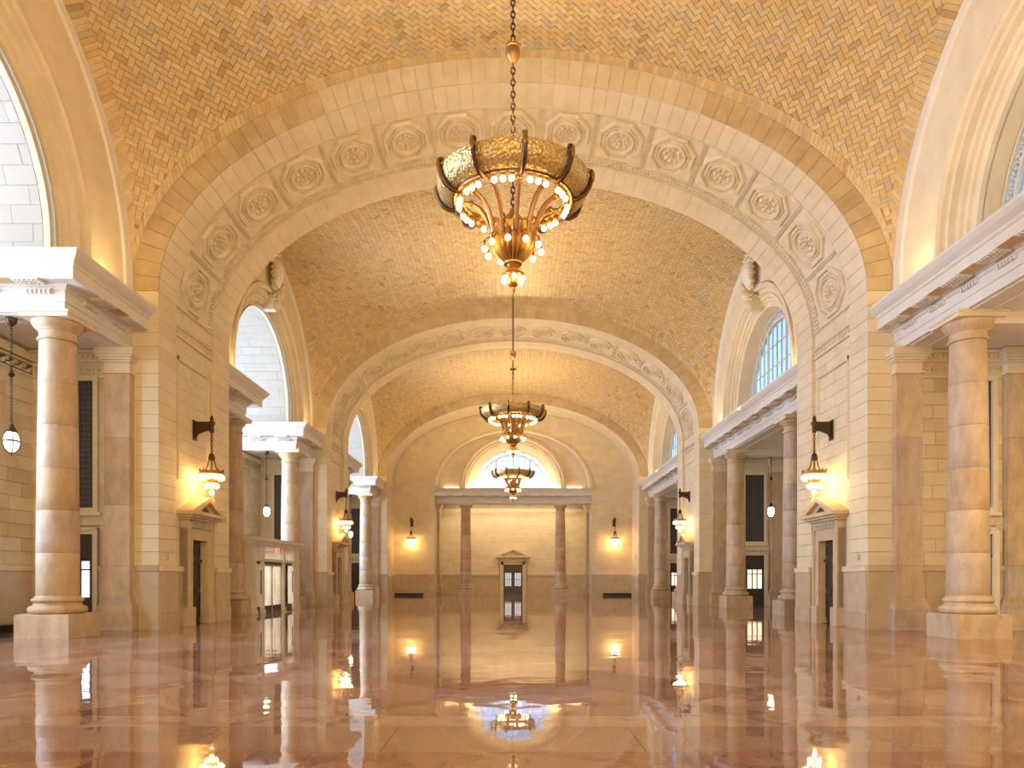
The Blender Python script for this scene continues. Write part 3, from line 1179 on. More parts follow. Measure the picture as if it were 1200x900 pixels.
def make_lunette_window(name, R, cols_, rows_, axis_loc, rotz, heavy, lift=0.0):
    """half-round window; local x across, z up from the sill, the hall on the -y side"""
    s = struct(name, axis_loc, rotz)
    R2 = R - .42
    arc = lambda r, n=32: ([(r, 0.0)] if lift else []) + [(r * math.cos(PI * i / n), lift + r * math.sin(PI * i / n)) for i in range(n + 1)] + ([(-r, 0.0)] if lift else [])
    f = MB()
    for ra, rb, y0, y1 in ((R + .05, R - .03, -.08, .1), (R2 + .05, R2 - .04, -.08, .1)):
        a, b = arc(ra), arc(rb)
        rows = [[(p[0], y0, p[1]) for p in a], [(p[0], y0, p[1]) for p in b], [(p[0], y1, p[1]) for p in b], [(p[0], y1, p[1]) for p in a], [(p[0], y0, p[1]) for p in a]]
        f.grid(rows)
    f.box(-R, R, -.08, .1, -.02, .09)
    f.build('window_frame', M['frame'], s)
    sb = MB()
    n = 26
    for i in range(n):
        t = PI * (i + .5) / n
        c = (R - .21) * math.cos(t), lift + (R - .21) * math.sin(t)
        big = i % 2 == 0
        rr = .15 if big else .10
        ring = [(c[0] + rr * math.cos(2 * PI * j / 12), -.02, c[1] + rr * math.sin(2 * PI * j / 12)) for j in range(12)]
        sb.tube(ring, .028, 5, True)
        sb.ball((c[0], -.02, c[1]), .06 if big else .04, 6, 4)
        for e in (-1, 1):
            t2 = t + e * .055
            d = (R - .21 + e * .09) * math.cos(t2), lift + (R - .21 + e * .09) * math.sin(t2)
            sb.ball((d[0], -.02, d[1]), .06, 6, 4)
    sb.build('scroll_border', M['frame'], s)
    xs = [-R2 + 2 * R2 * i / cols_ for i in range(cols_ + 1)]
    zs = [(R2 + lift) * i / rows_ for i in range(rows_ + 1)]
    for x in xs[1:-1]:
        hw = .08 if min(abs(abs(x) - h) for h in heavy) < .02 else .03
        top = lift + math.sqrt(max(R2 ** 2 - x * x, .01))
        piece('mullion', M['frame'], s, x - hw, x + hw, -.04, .04, .05, top)
    for z in zs[1:-1]:
        wd = math.sqrt(max(R2 ** 2 - max(z - lift, 0) ** 2, .01))
        piece('glazing_bar', M['frame'], s, -wd, wd, -.025, .025, z - .026, z + .026)
    circ = lambda p: p
    for i in range(cols_):
        for j in range(rows_):
            cell = clip_poly(arc(R2, 48), xs[i] + .01, xs[i + 1] - .01, zs[j] + .01, zs[j + 1] - .01)
            if cell and area(cell) > .01:
                MB().prism(cell, 'y', .0, .012).build('pane', M['glass'], s)
    # glass strip behind the scrolls
    g = MB()
    a, b = arc(R), arc(R2)
    g.grid([[(p[0], .05, p[1]) for p in a], [(p[0], .05, p[1]) for p in b]])
    g.build('border_glass', M['glass'], s)
    return s


for k in range(3):
    make_lunette_window('window_%d' % (4 + k), 4.12, 12, 4, (13.1, BAYC[k], ZC + .0), -PI / 2, (1.233,), lift=ZS - ZC)

# ------------------------------------------------------------------ transverse arches


def vouss(q0, q1, h0, h1, y0, y1, g=.006):
    p = []
    for y in (y0, y1):
        for q, h in ((q0 + g, h0), (q1 - g, h0), (q1 - g, h1), (q0 + g, h1)):
            p.append(apt(q, y, h))
    return MB().hexa(p)


def ring_on_arch(mb, q, y, ry, rq, r_in, r_out, n, h0, h1, rot=0):
    """raised ring: polygon of n corners, radii as fractions"""
    def P(a, r, h):
        return apt(q + rq * r * math.cos(a), y + ry * r * math.sin(a), .12 - h)
    rows = []
    for r, h in ((r_out, h0), (r_out - .03, h1), (r_in + .03, h1), (r_in, h0)):
        rows.append([P(2 * PI * i / n + rot, r, h) for i in range(n)])
    mb.grid(rows, loop=True)


def make_arch(label, t, coffers=True):
    r = thing('transverse_arch', label, 'arch')
    L = CV.L
    y1, y2 = (1.27, t - 1.42) if coffers else (t * .35, t * .65)
    n = 66
    for i in range(n):
        q0, q1 = -L + 2 * L * i / n, -L + 2 * L * (i + 1) / n
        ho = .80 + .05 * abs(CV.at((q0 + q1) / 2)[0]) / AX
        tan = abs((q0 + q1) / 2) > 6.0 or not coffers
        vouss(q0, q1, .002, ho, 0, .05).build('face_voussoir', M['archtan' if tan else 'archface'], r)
        vouss(q0, q1, random.uniform(-.002, .002), .3, .052, y1).build('voussoir', M['arch'], r)
        vouss(q0, q1, random.uniform(-.002, .002), .3, y2, t).build('voussoir', M['arch'], r)
    qs = [-L + 2 * L * i / 96 for i in range(97)]
    core = MB()
    hin = .12 if coffers else .02
    core.grid([[apt(q, y, h) for y, h in ((.06, .95), (.06, .03), (y1, .03), (y1, hin), (y2, hin), (y2, .03), (t - .06, .03), (t - .06, 1.6), (.06, .95))] for q in qs], flip=True)
    core.build('soffit', M['arch'] if not coffers else M['orn'], r)
    if not coffers:
        return r
    # rolled edges and bead rows of the sunk band
    ed = MB()
    for a, b, h in ((y1 + .04, y1 + .10, .05), (y1 + .16, y1 + .20, .03), (y2 - .10, y2 - .04, .05), (y2 - .42, y2 - .38, .03)):
        ed.grid([[apt(q, a, .12), apt(q, a, .12 - h), apt(q, b, .12 - h), apt(q, b, .12)] for q in qs], flip=True)
    ed.build('edge_moulding', M['orn'], r)
    bd = MB()
    m = 190
    for i in range(m):
        q = -L + 2 * L * (i + .5) / m
        bd.hexa([apt(q + a, y2 - .36 + c, h) for h in (.13, .06) for a, c in ((-.05, 0), (.05, 0), (.03, .22), (-.03, .22))])
    bd.build('bead_moulding', M['orn'], r)
    ya, yb = y1 + .2, y2 - .42
    yc = (ya + yb) / 2
    ry = (yb - ya) / 2 * .96
    ds = L * 2 / 15.05
    for i in range(-7, 8):
        q = i * ds
        c = MB()
        ring_on_arch(c, q, yc, ry, .86, .83, .99, 8, 0, .09, PI / 8)
        ring_on_arch(c, q, yc, ry, .86, .64, .74, 8, 0, .06, PI / 8)
        for e in (-1, 1):
            for d in (.905, .955):
                qq = q + e * ds * .52 * d
                c.hexa([apt(qq + a, y, h) for h in (.12, .07) for a, y in ((-.018, ya), (.012, ya), (.012, yb), (-.012, yb))])
        cf = c.build('coffer', M['orn'], r)
        ro = MB()
        ring_on_arch(ro, q, yc, ry, .86, .49, .60, 24, 0, .10)
        for j in range(8):
            a = 2 * PI * j / 8
            for rr, wd, hh in ((.29, .12, .10), (.12, .06, .12)):
                def P(dr, da, h):
                    x, y = (rr + dr) * math.cos(a) - da * math.sin(a), (rr + dr) * math.sin(a) + da * math.cos(a)
                    return apt(q + .86 * x, yc + ry * y, .12 - h)
                k = rr * .45
                ro.add([P(-k, 0, .0), P(0, wd, .01), P(k, 0, .0), P(0, -wd, .01), P(.02, 0, hh)], [(0, 1, 4), (1, 2, 4), (2, 3, 4), (3, 0, 4)])
        x = apt(q, yc, .05)
        ro.ball(x, .07, 8, 4)
        ro.build('rosette', M['orn'], cf)
    return r


a1 = make_arch('great coffered stone arch spanning the hall behind the nearest chandelier', T)
a1.location = (0, PY[1], 0)
kids_index()
a2 = dup(a1, (0, PY[2], 0), label='second coffered stone arch, seen smaller through the great one')
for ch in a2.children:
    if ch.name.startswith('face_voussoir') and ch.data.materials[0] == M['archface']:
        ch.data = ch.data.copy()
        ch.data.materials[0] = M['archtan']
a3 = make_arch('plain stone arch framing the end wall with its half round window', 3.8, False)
a3.location = (0, PY[3], 0)

# ------------------------------------------------------------------ vaults of herringbone tile


def build_vault():
    nx, ny = 121, 91
    xs = VA * np.sin(np.linspace(0, PI / 2, nx))
    ys = VB * np.sin(np.linspace(0, PI / 2, ny))
    Xg, Yg = np.meshgrid(xs, ys, indexing='ij')
    Z = vz(Xg, Yg)
    U = np.concatenate([np.zeros((1, ny)), np.cumsum(np.sqrt(np.diff(Xg, axis=0) ** 2 + np.diff(Z, axis=0) ** 2), axis=0)])
    V = np.concatenate([np.zeros((nx, 1)), np.cumsum(np.sqrt(np.diff(Yg, axis=1) ** 2 + np.diff(Z, axis=1) ** 2), axis=1)], axis=1)
    # fractional grid indices
    def inv(u, v):
        sx, sy = np.sign(u), np.sign(v)
        u, v = np.abs(u), np.abs(v)
        fi = np.clip(u / U[-1, 0], 0, 1) * (nx - 1) * .9
        fj = np.clip(v / V[0, -1], 0, 1) * (ny - 1) * .9
        for it in range(22):
            j0 = np.clip(fj.astype(int), 0, ny - 2)
            w_ = (fj - j0)[:, None]
            colv = U[:, j0].T * (1 - w_) + U[:, j0 + 1].T * w_
            i0 = np.clip((colv < u[:, None]).sum(1) - 1, 0, nx - 2)
            rr = np.arange(len(u))
            a, b = colv[rr, i0], colv[rr, i0 + 1]
            nfi = i0 + np.clip((u - a) / np.maximum(b - a, 1e-9), 0, 1)
            fi = fi + .75 * (nfi - fi)
            i0 = np.clip(fi.astype(int), 0, nx - 2)
            w_ = (fi - i0)[:, None]
            rowv = V[i0, :] * (1 - w_) + V[i0 + 1, :] * w_
            j0 = np.clip((rowv < v[:, None]).sum(1) - 1, 0, ny - 2)
            a, b = rowv[rr, j0], rowv[rr, j0 + 1]
            nfj = j0 + np.clip((v - a) / np.maximum(b - a, 1e-9), 0, 1)
            fj = fj + .75 * (nfj - fj)
        x = VA * np.sin(PI / 2 * np.clip(fi / (nx - 1), 0, 1)) * sx
        y = VB * np.sin(PI / 2 * np.clip(fj / (ny - 1), 0, 1)) * sy
        return x, y, (fi >= nx - 1.02) | (fj >= ny - 1.02)
    W = .160
    S = W / math.sqrt(2)
    quads, fam = [], []
    N = int(25 / W)
    g = .008 / W
    for ax in range(-N, N):
        for ay in range(-N, N):
            cls = (ax - ay) % 4
            if cls == 0:
                rct = (ax, ay, ax + 2, ay + 1)
            elif cls == 2:
                rct = (ax, ay - 1, ax + 1, ay + 1)
            else:
                continue
            cu, cv = (rct[0] + rct[2]) / 2, (rct[1] + rct[3]) / 2
            u, v = (cu - cv) * S, (cu + cv) * S
            if abs(u) > 16.5 or abs(v) > 12.5 or v > 12.5:
                continue
            q = []
            for (p, r_) in ((rct[0] + g, rct[1] + g), (rct[2] - g, rct[1] + g), (rct[2] - g, rct[3] - g), (rct[0] + g, rct[3] - g)):
                q.append(((p - r_) * S, (p + r_) * S))
            quads.append(q)
            fam.append(0 if cls == 0 else 1)
    Q = np.array(quads)                       # n,4,2
    # only the half of the bay that the hall can see from its entrance needs tiles: keep all for other views
    flat = Q.reshape(-1, 2)
    px_, py_, off = [], [], []
    for a in range(0, len(flat), 8000):
        x, y, o = inv(flat[a:a + 8000, 0].copy(), flat[a:a + 8000, 1].copy())
        px_.append(x)
        py_.append(y)
        off.append(o)
    X_ = np.concatenate(px_).reshape(-1, 4)
    Y_ = np.concatenate(py_).reshape(-1, 4)
    O_ = np.concatenate(off).reshape(-1, 4)
    cx0, cy0 = np.abs(X_.mean(1)), np.abs(Y_.mean(1))
    uc, vc = np.abs(Q[:, :, 0].mean(1)), np.abs(Q[:, :, 1].mean(1))
    um = np.interp(cy0, ys, U[-1, :]) - uc
    vm = np.interp(cx0, xs, V[:, -1]) - vc
    ok = ~O_.any(1) & (um > .36) & (vm > .23)
    X_, Y_ = X_[ok], Y_[ok]
    Z_ = vz(X_, Y_)
    P = np.stack([X_, Y_, Z_], 2)
    global FAM
    FAM = list(np.array(fam)[ok])
    bricks = list(P)
    # soldier rows along the four arches
    def soldier(n_, f):
        for i in range(n_):
            bricks.append(np.array(f(i)))
    # along the transverse arches
    ce = Curve(VA, VH, ZS)
    nn = int(2 * ce.L / .155)
    for sy in (-1, 1):
        for i in range(nn):
            q0, q1 = -ce.L + 2 * ce.L * i / nn + .004, -ce.L + 2 * ce.L * (i + 1) / nn - .004
            xa, xb = ce.at(q0)[0], ce.at(q1)[0]
            row = []
            for xx, dd in ((xa, .004), (xb, .004), (xb, .36), (xa, .36)):
                # step back along the surface by dd
                lo_, hi_ = 0.0, .6
                z0 = float(vz(xx, VB))
                for _ in range(14):
                    md = (lo_ + hi_) / 2
                    if math.hypot(md, float(vz(xx, VB - md)) - z0) < dd:
                        lo_ = md
                    else:
                        hi_ = md
                yy = VB - lo_
                row.append((xx, sy * yy, float(vz(xx, yy)) ))
            bricks.append(np.array(row + [(9, 9, 9)]))
    cs = Curve(VB, VH, ZS)
    nn = int(2 * cs.L / .155)
    for sx_ in (-1, 1):
        for i in range(nn):
            q0, q1 = -cs.L + 2 * cs.L * i / nn + .004, -cs.L + 2 * cs.L * (i + 1) / nn - .004
            ya, yb = cs.at(q0)[0], cs.at(q1)[0]
            row = []
            for yy, dd in ((ya, .004), (yb, .004), (yb, .5), (ya, .5)):
                lo_, hi_ = 0.0, .9
                z0 = float(vz(VA, yy))
                for _ in range(14):
                    md = (lo_ + hi_) / 2
                    if math.hypot(md, float(vz(VA - md, yy)) - z0) < dd:
                        lo_ = md
                    else:
                        hi_ = md
                xx = VA - lo_
                row.append((sx_ * xx, yy, float(vz(xx, yy)) ))
            bricks.append(np.array(row + [(9, 9, 9)]))
    return bricks


BR = build_vault()


def brick_solid(mb, p, rg_, f=None):
    p = np.asarray(p)
    lift = .016 if len(p) == 5 else 0.0       # the border rows stand a little prouder
    p = p[:4]
    n = np.cross(p[2] - p[0], p[3] - p[1])
    k = np.linalg.norm(n)
    if k < 1e-7:
        return
    n = n / k
    if n[2] > 0 or (abs(n[2]) < .02 and (n[0] * p[0][0] + n[1] * p[0][1]) > 0):
        n = -n                              # towards the hall
        p = p[::-1]
    pr = .016 + lift + rg_.uniform(-.004, .004)
    t = [rg_.uniform(-.002, .002) for _ in range(4)]
    if f is not None:                       # one long edge stands out a little
        mid = sum(q[1] for q in p) / 4
        for i in range(4):
            t[i] += .0055 * (1 if p[i][1] < mid else -1) * (1 if f else -1)
    lo = [tuple(q + n * (pr + t[i])) for i, q in enumerate(p)]
    up = [tuple(q - n * .02) for q in p]
    mb.add(up + lo, [(4, 5, 6, 7), (0, 1, 5, 4), (1, 2, 6, 5), (2, 3, 7, 6), (3, 0, 4, 7)])


# what of bay 0 shows, largest first
yc0 = BAYC[0]
sc_ = []
for i, p in enumerate(BR):
    p = p[:4]
    c = p.mean(0)
    D = c[1] + yc0
    if D < 10:
        continue
    pxs = [(600 + q[0] * 855 / (q[1] + yc0), 678.3 - (q[2] - 1.6) * 855 / (q[1] + yc0)) for q in p]
    cx_, cy_ = sum(a for a, _ in pxs) / 4, sum(b for _, b in pxs) / 4
    if 0 < cx_ < 1200 and 0 < cy_ < 500:
        sc_.append((area(pxs), i))
sc_.sort(reverse=True)
pick = {i for _, i in sc_[:300]}
rg = random.Random(3)
mb_rest, mb_all = MB(), MB()
base = MB()
nxg, nyg = 64, 40
rows = []
for i in range(nxg + 1):
    x = 12.06 * math.sin(PI / 2 * (2 * i / nxg - 1))
    rows.append([(x, 7.62 * math.sin(PI / 2 * (2 * j / nyg - 1)), float(vz(x, 7.62 * math.sin(PI / 2 * (2 * j / nyg - 1)))) + .012) for j in range(nyg + 1)])
base.grid(rows, True)
base_mesh = base.mesh('vault_shell', M['mortar'])
ceil0 = struct('ceiling', (0, yc0, 0))
put(base_mesh, 'vault_shell', ceil0, (0, 0, 0), 0)
for i, p in enumerate(BR):
    if i in pick:
        b = MB()
        brick_solid(b, p, rg, FAM[i] if i < len(FAM) else None)
        if b.v:
            b.build('brick', M['brick'], ceil0)
    else:
        brick_solid(mb_rest, p, rg, FAM[i] if i < len(FAM) else None)
    brick_solid(mb_all, p, rg, FAM[i] if i < len(FAM) else None)
mb_rest.build('small_brick', M['brick'], ceil0)['kind'] = 'stuff'
all_mesh = mb_all.mesh('small_brick', M['brick'])
for k in (1, 2):
    s = struct('ceiling', (0, BAYC[k], 0))
    put(base_mesh, 'vault_shell', s, (0, 0, 0), 0)
    put(all_mesh, 'small_brick', s, (0, 0, 0), 0)['kind'] = 'stuff'

# ------------------------------------------------------------------ end wall
EY = 68.4
we = struct('wall_far')
up = MB()
OX, OZ, OB = 7.34, 10.15, 5.45
rows_o, rows_i = [], []
for i in range(65):
    t = PI * i / 64
    rows_i.append((OX * math.cos(t), EY, OZ + OB * math.sin(t)))
    rows_o.append((11.6 * math.cos(t), EY, 10.65 + 6.9 * math.sin(t)))
rows_i = [(OX, EY, OZ - .2)] + rows_i + [(-OX, EY, OZ - .2)]
rows_o = [(11.6, EY, OZ - .2)] + rows_o + [(-11.6, EY, OZ - .2)]
up.grid([rows_o, rows_i])
up.build('gable_wall', M['lime'], we)
bl = MB()
for sg in (-1, 1):
    for b in courses(None, None, 'y', OX + .02, 11.3, 2.02, 10.2, EY - .04, EY + .1, .43, 1.05, seed=60 + sg):
        piece('stone_block', M['lime'], we, sg * b[0], sg * b[1], *b[2:])
# courses of the gable, clipped by the arch and the lunette
rg = random.Random(8)
for i in range(17):
    z0, z1 = 10.2 + i * .43, 10.2 + (i + 1) * .43
    zt = min(max((z0 + z1) / 2 - 10.65, 0), 6.5)
    xo = 11.15 * math.sqrt(max(1 - (zt / 6.57) ** 2, 0))
    zi = max(z0 - OZ, 0)
    xi_ = (OX + .05) * math.sqrt(max(1 - (zi / (OB + .05)) ** 2, 0))
    n_ = max(1, round((xo - xi_) / 1.05))
    for sg in (-1, 1):
        for j in range(n_):
            a, b = xi_ + (xo - xi_) * j / n_, xi_ + (xo - xi_) * (j + 1) / n_
            if b - a > .1 and i > 8:
                piece('stone_block', M['lime'], we, sg * (a + .006), sg * (b - .006), EY - .035, EY + .05, z0 + .006, z1 - .006)
            elif b - a > .1:
                bl.box(sg * (a + .006), sg * (b - .006), EY - .035 + rg.uniform(-.003, .003), EY + .05, z0 + .006, z1 - .006)
bl.build('stone_course', M['lime'], we)['kind'] = 'stuff'
jm = MB().box(OX, 11.6, EY + .02, 75, 0, 10.2).box(-11.6, -OX, EY + .02, 75, 0, 10.2).box(-11.6, 11.6, 74.75, 75.1, 0, 10.2)
jm.build('recess_wall', M['joint'], we)
bl = MB()
for b in courses(None, None, 'y', -OX, OX, 2.02, ZE - .85, 74.68, 74.8, .43, 1.05, holes=[(-1.4, 1.4, 0, 3.9)], seed=77):
    bl.box(*b)
bl.build('stone_course', M['lime'], we)['kind'] = 'stuff'
dd = MB()
for sg in (-1, 1):
    dd.box(sg * OX, sg * 11.3, EY - .09, EY + .1, 0, 1.84)
    dd.box(sg * 1.33, sg * OX, 74.62, 74.8, 0, 1.84)
dd.build('dado_slab', M['dado'], we)
dd = MB()
for sg in (-1, 1):
    dd.box(sg * OX, sg * 11.3, EY - .13, EY + .1, 1.845, 2.015)
    dd.box(sg * 1.33, sg * OX, 74.58, 74.8, 1.845, 2.015)
dd.build('dado_cap', M['dado'], we)
kf = MB().box(-OX, OX, 74.6, 74.8, ZE - .35, ZE).box(-OX, OX, 74.66, 74.8, ZE - .85, ZE - .35)
key_frieze(kf, -OX, OX, ZE - .73, ZE - .4, lambda a, b, p, q: kf.box(a, b, 74.63, 74.7, p, q))
kf.build('frieze_band', M['lime'], we)
# lunette of the end wall: oval outer moulding, field, round inner moulding, deep reveal


def end_rows(prof, n=56):
    """(half width, height, y) swept over the opening"""
    return [[(a * math.cos(PI * i / n), y, OZ + b * math.sin(PI * i / n)) for a, b, y in prof] for i in range(n + 1)]


MB().grid(end_rows([(7.46, 5.55, EY - .02), (7.44, 5.53, EY - .14), (7.24, 5.33, EY - .16), (7.12, 5.21, EY - .05), (7.08, 5.17, EY + .40)]), True, flip=True).build('outer_moulding', M['orn'], we)
MB().grid(end_rows([(7.1, 5.2, EY + .40), (6.8, 4.98, EY + .40), (6.78, 4.96, EY + .52), (5.1, 4.92, EY + .52), (5.08, 4.9, EY + .2), (4.8, 4.7, EY + .18), (4.78, 4.68, EY + .34), (4.5, 4.42, EY + .36), (4.48, 4.4, EY + .52), (4.3, 4.25, EY + .54)]), True, flip=True).build('lunette_field', M['arch'], we)
MB().grid(end_rows([(4.3, 4.25, EY + .54), (3.66, 3.66, EY + .95), (3.66, 3.66, EY + 1.5)]), True, flip=True).build('reveal', M['arch'], we)
MB().box(-7.6, 7.6, EY + .1, EY + 1.5, OZ - .3, OZ - .02).build('sill_slab', M['ent'], we)
MB().grid(end_rows([(3.66, 3.66, EY + 1.5), (12, 9, EY + 1.5)]), flip=True).build('outer_wall', M['joint'], we)
make_lunette_window('window_7', 3.64, 12, 6, (0, EY + 1.2, OZ), 0, (1.61,))
s = struct('ceiling')
MB().box(-7.6, 7.6, EY + .4, 75.1, 9.45, 9.7).build('recess_ceiling', M['ent'], s)
ey0 = EY + 1.1
e = ent_straight('stone entablature across the end wall under the half round window',
                 [lambda d: (-OX - .1, ey0 - d), lambda d: (OX + .1, ey0 - d)])
run_mutules(e, (-OX + .2, ey0), (OX, ey0), (0, -1), 1.45, .3)

for sg, nm in ((-1, 'left'), (1, 'right')):
    q = dup(pil, (sg * (OX - .02), 70.6, 0), rotz=-sg * PI / 2, label='flat stone pilaster on the %s flank of the end recess' % nm)


def make_end_door(name):
    r = struct(name, (0, 74.68, 0))
    s = MB()
    for sg in (-1, 1):
        s.box(sg * .98, sg * 1.33, -.14, .1, 0, 3.35)
        s.box(sg * 1.22, sg * 1.33, -.2, .1, 0, 3.35)
    s.box(-1.33, 1.33, -.14, .1, 3.05, 3.62)
    s.build('door_surround', M['arch'], r)
    c = MB()
    for d, z0, z1 in ((.1, 3.62, 3.7), (.24, 3.7, 3.8), (.36, 3.8, 3.94)):
        c.box(-1.33 - d, 1.33 + d, -.15 - d, .1, z0, z1)
    c.build('door_cornice', M['arch'], r)
    p = MB()
    for sg in (-1, 1):
        f = [(sg * 1.75, -.5, 3.94), (0, -.5, 4.72), (0, -.5, 4.52), (sg * 1.32, -.5, 3.94)]
        p.hexa(f + [(a, .1, b) for a, _y, b in f])
    p.build('raking_cornice', M['arch'], r)
    MB().prism([(-1.35, 3.94), (1.35, 3.94), (0, 4.53)], 'y', -.25, .1).build('tympanum', M['arch'], r)
    for sg in (-1, 1):
        a, b = (-.97, -.01) if sg < 0 else (.01, .97)
        lf = MB().box(a, b, -.02, .03, 0, .85).box(a, b, -.02, .03, 2.2, 2.45).box(a, a + .16, -.02, .03, .85, 2.2).box(b - .16, b, -.02, .03, .85, 2.2)
        for j in (1, 2):
            x = a + .16 + (b - a - .32) * j / 3
            lf.box(x - .018, x + .018, -.02, .03, .85, 2.2)
        lf.box(a, b, -.02, .03, 1.5, 1.54)
        lv = lf.build('door_leaf', M['door'], r)
        MB().box(a + .16, b - .16, .0, .012, .85, 2.2).build('pane', M['dimpane'], lv)
        MB().box(sg * .09 - .02, sg * .09 + .02, -.08, -.02, .95, 1.25).build('door_pull', M['bronze'], lv)
    MB().box(-.98, .98, -.03, .02, 2.45, 3.05).build('transom_panel', M['door'], r)
    return r


make_end_door('door_11')

# low heating grilles at the foot of the end wall and by the nearest left column


def heater(label, x0, x1, y, loc_rot=None):
    r = thing('floor_heater', label, 'heater')
    MB().box(x0, x1, y - .28, y - .06, .05, .24).build('casing', M['black'], r)
    MB().box(x0 - .03, x1 + .03, y - .30, y - .05, .24, .27).build('top_rail', M['grillebar'], r)
    MB().box(x0, x1, y - .25, y - .06, 0, .05).build('foot', M['grille'], r)
    return r


heater('long low black heater against the end wall, left of the recess', -11.05, -8.4, EY - .05)
heater('long low black heater against the end wall, right of the recess', 8.4, 11.05, EY - .05)
h = heater('long low black heater at the foot of the wall behind the nearest left column', -.9, .9, 0)
h.location = (-15.05, 21.7, 0)
h.rotation_euler = (0, 0, PI / 2)

# ------------------------------------------------------------------ hall behind the camera
wr = struct('wall_near')
MB().box(-11.6, 11.6, -8.4, -8, 0, 17.6).build('rear_wall', M['lime'], wr)
for sg, nm in ((-1, 'left'), (1, 'right')):
    s = struct('wall_' + nm)
    MB().box(sg * 11.2, sg * 11.9, -8.2, PY[0] + T, 0, 12).build('rear_side_wall', M['lime'], s)
    MB().box(sg * 11.9, sg * (16.5 if sg > 0 else 20.3), PY[0] + T - .4, PY[0] + T, 0, 12).build('rear_cross_wall', M['lime'], s)
s = struct('ceiling')
MB().grid([[(x, -8.2, z), (x, PY[0] + T + .05, z)] for x, z in ((apt(-CV.L + 2 * CV.L * i / 48, 0, .02)[0], apt(-CV.L + 2 * CV.L * i / 48, 0, .02)[2]) for i in range(49))], True).build('rear_barrel', M['mortar'], s)
MB().grid([[apt(-CV.L + 2 * CV.L * i / 48, PY[0] + T, 0), apt(-CV.L + 2 * CV.L * i / 48, PY[0] + T, 1.6)] for i in range(49)]).build('rear_arch_face', M['arch'], s)

# ------------------------------------------------------------------ chandeliers


def chain(mb, x, y, z0, z1, link=.16, r=.018):
    n = int((z1 - z0) / (link * .78))
    st = (z1 - z0) / n
    for i in range(n):
        zc = z0 + (i + .5) * st
        pts = []
        for j in range(10):
            a = 2 * PI * j / 10
            u, v = link * .27 * math.cos(a), link * .5 * math.sin(a)
            pts.append((x + u, y, zc + v) if i % 2 else (x, y + u, zc + v))
        mb.tube(pts, r, 5, True)


